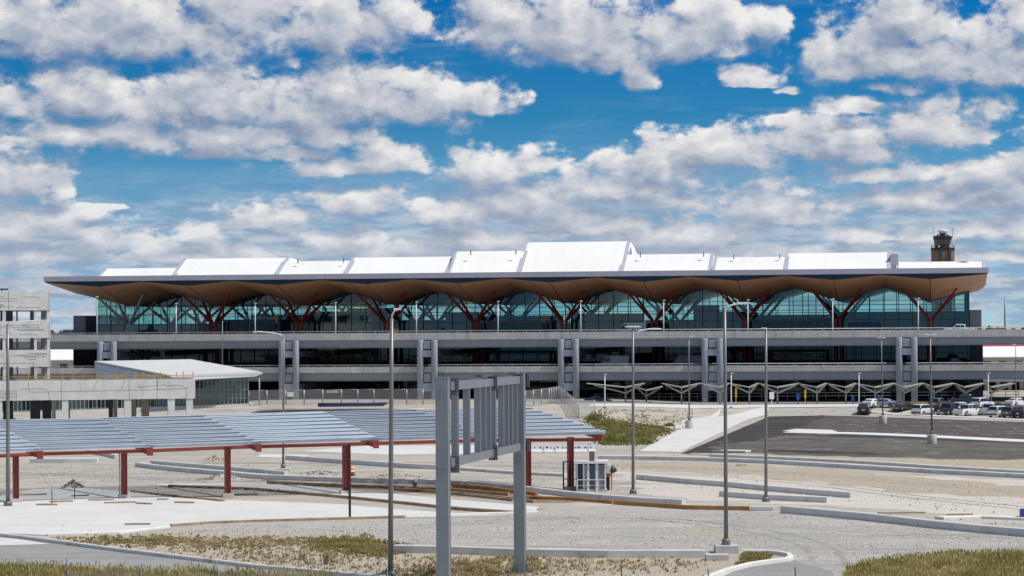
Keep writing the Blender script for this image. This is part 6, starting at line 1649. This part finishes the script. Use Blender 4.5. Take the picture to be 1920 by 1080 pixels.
# orange cone board and temporary barrier pieces on the departures deck
w = BW(BX(742.5, 2), 2, ZDECK+.15); T = thing('folding_barricade', 'orange folding barricade on the departures deck beside a red tree column', 'barricade', w, -PHI)
for z in (.5, 1.1, 1.6): m = MB(); m.bb((-.38, -.05, z-.14), (.38, .02, z+.14)); m.build('board', 'orange', T)
m = MB()
for x in (-.34, .34): m.bb((x-.04, .03, 0), (x+.04, .1, 1.8))
m.build('leg_frame', 'orange', T)
rnd = random.Random(15)
def deck_block(uu, z, ly, lab, grp):
    w = BW(BX(uu, ly), ly, z); m = MB(); m.tube([(0, 0, 0), (0, 0, 1.15)], .1, 8); o = m.build('bollard', 'white_paint'); o.location = w; tag(o, lab, 'bollard', grp)
for k in range(46):
    deck_block(300+k*31+rnd.uniform(-2, 2), ZDECK+.15, LYG-6, 'slim pale bollard along the departures kerb', 'bollards along the departures kerb')
for k in range(12):
    deck_block(907+k*4.6, 6.8, 8, 'white bollard in the row on the arrivals roadway left of the fourth pair of piers', 'white bollards on the arrivals roadway')
# lit-by-day objects glimpsed on the shaded roadway: small white wall signs
for k, (u, v, w_, h_) in enumerate(((605, 668, 12, 11), (628, 664, 9, 4), (585, 670, 6, 5), (690, 665, 14, 11), (872, 666, 14, 8), (1090, 669, 11, 8), (1112, 668, 9, 9), (1540, 668, 10, 9))):
    ly = LYG-.4; a, b = BL(u-w_/2, v+h_/2, ly), BL(u+w_/2, v-h_/2, ly); m = MB(); m.bb((0, 0, 0), (b.x-a.x, .08, b.z-a.z)); o = m.build('wall_panel', 'interior_pale'); o.location = BW(a.x, ly, a.z); o.rotation_euler = (0, 0, -PHI)
    tag(o, 'small pale panel on the shaded wall of the arrivals level', 'panel', 'pale panels on the arrivals level wall')
# ------------------------------------------------------------------ grass and weeds
def inpoly(x, y, poly):
    c = False; j = len(poly)-1
    for i in range(len(poly)):
        xi, yi = poly[i]; xj, yj = poly[j]
        if (yi > y) != (yj > y) and x < (xj-xi)*(y-yi)/(yj-yi)+xi: c = not c
        j = i
    return c
def blades(name, label, poly_px, n, h, mats, seed, zf=None, spread=.35, width=.02, clump=6, patch=None, heads=False, wpoly=None, soft=0.0):
    rnd = random.Random(seed); poly = wpoly or [(p.x, p.y) for p in (GT(*q) for q in poly_px)]
    x0, x1 = min(p[0] for p in poly), max(p[0] for p in poly); y0, y1 = min(p[1] for p in poly), max(p[1] for p in poly)
    from mathutils import noise as NZ
    V, F = [], []; k = 0; tries = 0
    while k < n and tries < n*40:
        tries += 1; x, y = rnd.uniform(x0, x1), rnd.uniform(y0, y1)
        if not inpoly(x, y, poly): continue
        d = NZ.noise(Vector((x*.5, y*.16, seed)))*.5+.5
        if patch is not None and d < patch+rnd.uniform(-.08, .08): continue
        if soft: x += rnd.gauss(0, soft); y += rnd.gauss(0, soft*2.2)
        k += 1; z = zf(x, y) if zf else hgt(x, y); hh = h*(.55+.75*d)
        for _ in range(clump):
            a = rnd.uniform(0, 6.283); l = hh*rnd.uniform(.5, 1.15); ln = spread*l*rnd.uniform(.2, 1.4); bx, by = x+rnd.uniform(-.12, .12), y+rnd.uniform(-.12, .12)
            wx, wy = -math.sin(a)*width*rnd.uniform(.7, 1.4), math.cos(a)*width*rnd.uniform(.7, 1.4); o = len(V)
            mx, my = bx+math.cos(a)*ln*.35, by+math.sin(a)*ln*.35
            V += [(bx-wx, by-wy, z-.02), (bx+wx, by+wy, z-.02), (mx+wx*.8, my+wy*.8, z+l*.62), (mx-wx*.8, my-wy*.8, z+l*.62), (bx+math.cos(a)*ln, by+math.sin(a)*ln, z+l)]
            F += [(o, o+1, o+2, o+3), (o+3, o+2, o+4)]
            if heads and rnd.random() < .10:
                tx, ty, tz = V[-1]; o = len(V); s = rnd.uniform(.02, .035)
                V += [(tx-s, ty, tz-.02), (tx+s, ty, tz-.02), (tx+s*.6, ty, tz+.14), (tx-s*.6, ty, tz+.14)]; F.append((o, o+1, o+2, o+3))
    me = bpy.data.meshes.new(name); me.from_pydata(V, [], F); me.materials.append(M[mats]); o = bpy.data.objects.new(name, me); COL.objects.link(o)
    return stuff(o, label)
# grassy mound at the bottom right
cm = G(1800, 1078)
def mound(x, y):
    # rises out of the gravel: top outline follows the low hump in the photograph
    a = P(1585, 1070, 150).x; t = smoothstep(x, a-.3, a+4.2); s = smoothstep(y, 161.5, 155.5)
    yy = 0.0
    return 0.0
mp = [(P(u, 0, y).x, y) for u, y in ((1580, 146), (1582, 151.5), (1610, 154.0), (1660, 156.5), (1720, 158.0), (1800, 159), (1900, 159.4), (2060, 159.6), (2060, 136), (1575, 136))]
def mz(x, y):
    e = min((math.hypot(x-a[0], y-a[1]) for a in mp[:8]), default=9)
    # distance to the outline
    best = 99
    for a, b in zip(mp[:8], mp[1:8]):
        dx, dy = b[0]-a[0], b[1]-a[1]; t = max(0, min(1, ((x-a[0])*dx+(y-a[1])*dy)/(dx*dx+dy*dy))); best = min(best, math.hypot(x-a[0]-dx*t, y-a[1]-dy*t))
    return .05+.38*smoothstep(best, 0, 5)+.04*math.sin(x*1.3)+.03*math.sin(y*.9+x*.4)
xs = [p[0] for p in mp]; m = MB(); g = []
for i in range(31):
    y = 134+26*i/30; row = []
    for j in range(41):
        x = min(xs)-.5+(max(xs)-min(xs)+1)*j/40; row.append((x, y, mz(x, y) if inpoly(x, y, mp) else -.3))
    g.append(row)
m.grid(g, True); struct(m.build('soil_mound', 'tan_gravel', fix=False))
blades('grass', 'tall golden grass covering the mound at the bottom right', None, 5000, .52, 'grass_gold', 4, mz, .55, .022, 7, .40, True, wpoly=[(x, y) for x, y in mp])
blades('grass', 'green tufts among the golden grass on the bottom right mound', None, 1300, .46, 'grass_olive', 14, mz, .5, .024, 7, .46, False, wpoly=[(x, y) for x, y in mp])
# tall grass along the bottom left edge
gp = [(P(u, 0, y).x, y) for u, y in ((-60, 157), (40, 155.5), (140, 154.5), (260, 152.5), (380, 151.5), (480, 149.5), (620, 147.5), (620, 132), (-60, 132))]
blades('grass', 'tall golden green grass along the bottom left edge', None, 4200, .62, 'grass_gold', 6, lambda x, y: .06, .5, .024, 7, .30, True, wpoly=gp)
blades('grass', 'greener tufts in the grass along the bottom left edge', None, 1300, .5, 'grass_olive', 16, lambda x, y: .06, .5, .024, 7, .45, False, wpoly=gp)
m = MB(); m.grid([[(x, y, .035) for x in (gp[0][0]-3, gp[6][0]-2)] for y in (128, 148)]); struct(m.build('verge', 'tan_gravel'))
# dry patches and weeds on the soil island
blades('grass', 'dry olive turf on the left part of the soil island', [(120, 1012), (230, 1008), (360, 1012), (300, 1024), (200, 1020)], 420, .15, 'grass_olive', 7, lambda x, y: .03, .9, .03, 6, .38, soft=0.8)
blades('grass', 'brownish dry turf strip across the soil island', [(240, 1010), (480, 1012), (640, 1014), (736, 1022), (736, 1036), (600, 1034), (480, 1030), (330, 1026)], 1300, .14, 'grass_dry', 8, lambda x, y: .03, .9, .03, 6, .42, soft=0.8)
blades('grass', 'green turf patch left of the near light pole', [(605, 1013), (690, 1016), (738, 1030), (728, 1043), (680, 1038), (610, 1026)], 1200, .22, 'grass_olive', 9, lambda x, y: .03, .8, .03, 7, .2, soft=0.8)
blades('grass', 'sparse dry stalks on the soil island', [(300, 1030), (560, 1036), (740, 1046), (1330, 1052), (1330, 1068), (740, 1078), (500, 1060)], 900, .2, 'grass_dry', 10, lambda x, y: .03, .7, .025, 5, .45, soft=0.8)
blades('grass', 'dry turf at the foot of the gantry', [(960, 1046), (1010, 1050), (1010, 1078), (940, 1090), (780, 1092), (760, 1070), (850, 1064)], 1100, .22, 'grass_dry', 11, lambda x, y: .03, .7, .025, 6, .36, soft=0.8)
blades('grass', 'dry weeds inside the kerbed nose at the bottom right', [(1395, 1040), (1440, 1040), (1478, 1046), (1420, 1057), (1380, 1060)], 420, .2, 'grass_olive', 12, lambda x, y: .03, .7, .03, 6, .35)
def weed(u, v, h, seed, lab, n=9, mm='weed'):
    rnd = random.Random(seed); c = GT(u, v); T = thing('weed_plant', lab, 'plant', c, 0, 'upright weeds on the soil island')
    m = MB(); l = MB()
    for i in range(n):
        a = rnd.uniform(0, 6.28); r = rnd.uniform(0, .35); hh = h*rnd.uniform(.5, 1.1); p = Vector((r*math.cos(a), r*math.sin(a), 0)); q = p*1.4+Vector((rnd.uniform(-.1, .1), rnd.uniform(-.1, .1), hh))
        m.tube([p, q], [.018, .008], 5)
        for k in range(12):
            t = rnd.uniform(.15, 1); b = p.lerp(q, t); a2 = rnd.uniform(0, 6.28); s = rnd.uniform(.06, .13)*(1.2-t*.5); e = b+Vector((math.cos(a2)*s, math.sin(a2)*s, s*.5)); w = Vector((-math.sin(a2), math.cos(a2), 0))*s*.28
            l.add([b, b.lerp(e, .5)+w, e, b.lerp(e, .5)-w], [(0, 1, 2, 3)])
    m.build('stems', mm, T); l.build('leaves', mm, T, fix=False)
weed(612, 1059, 1.25, 1, 'tallest clump of green weeds near the near light pole', 16); weed(622, 1056, .95, 5, 'clump of green weeds right beside the tallest clump', 9)
weed(561, 1049, .75, 2, 'thin upright weed left of the tallest clump'); weed(573, 1050, .65, 3, 'short weed between the thin weed and the tallest clump'); weed(538, 1046, .6, 4, 'leftmost small upright weed on the soil island'); weed(581, 1058, .4, 6, 'low green weed in front of the thin upright weeds')
weed(376, 1037, .3, 7, 'small bright green weed by the left turf')
# weedy bank beside the ramp
bank = [(1098, 783), (1122, 772), (1150, 790), (1210, 798), (1260, 806), (1232, 822), (1200, 836), (1120, 834), (1128, 815)]
blades('weeds', 'green and brown weeds on the bank left of the ramp', bank, 1000, .42, 'weed', 31, None, .7, .06, 6, .50, soft=.5)
blades('weeds', 'olive ground cover between the bank bushes', bank, 1700, .3, 'grass_olive', 41, None, .7, .05, 6, .40, soft=.6)
blades('weeds', 'dry brown stalks on the bank left of the ramp', [(1098, 783), (1128, 768), (1300, 776), (1290, 800), (1225, 826), (1200, 836), (1120, 834), (1128, 815)], 900, .22, 'grass_gold', 32, None, .7, .05, 5, .50)
blades('weeds', 'green verge weeds behind the parked cars', [(1690, 757), (1900, 757), (1900, 760), (1690, 760)], 500, .5, 'grass_olive', 33, None, .7, .06, 6, .2)
def bush(u, v, w, h, seed, lab):
    rnd = random.Random(seed); c = GT(u, v); T = thing('bush', lab, 'bush', c, 0, 'bushes on the weedy bank'); l = MB(); s = MB()
    for i in range(7): a = rnd.uniform(0, 6.28); s.tube([(0, 0, 0), (math.cos(a)*w*.6, math.sin(a)*w*.6, h*rnd.uniform(.5, .95))], [.03, .012], 5)
    for i in range(900):
        a = rnd.uniform(0, 6.28); ph = rnd.random(); k = rnd.random()**.45; r = w*k*math.sin(math.acos(1-ph))*(1+.25*math.sin(3*a+seed)); z = h*(1-ph)*k*(1+.2*math.sin(5*a)); p = Vector((r*math.cos(a), r*math.sin(a), max(.03, z))); q = rnd.uniform(.05, .12)
        d = Vector((rnd.uniform(-1, 1), rnd.uniform(-1, 1), rnd.uniform(-.3, 1))).normalized()*q; e = d.cross(Vector((rnd.uniform(-1, 1), rnd.uniform(-1, 1), rnd.uniform(-1, 1)))).normalized()*q*.5
        l.add([p-d, p+e, p+d, p-e], [(0, 1, 2, 3)])
    s.build('stems', 'grass_olive', T); l.build('leaves', 'weed', T, fix=False)
bush(1112, 790, 1.3, 1.3, 1, 'tall yellow green bush at the corner of the chain link fence'); bush(1136, 800, 1.1, .9, 2, 'rounded bush right of the fence corner bush'); bush(1122, 818, 1.4, .8, 3, 'low bush above the right canopy corner'); bush(1168, 832, 1.3, .8, 4, 'bush at the foot of the bank left of the booth side light pole'); bush(1212, 832, 1.2, .7, 5, 'bush at the foot of the bank beside the ramp'); bush(1145, 830, 1.1, .7, 6, 'green bush at the bank foot above the toll booth'); bush(1255, 800, .8, .55, 7, 'small bush on the upper bank by the ramp pad'); bush(1190, 805, .8, .5, 8, 'sparse bush in the middle of the bank')
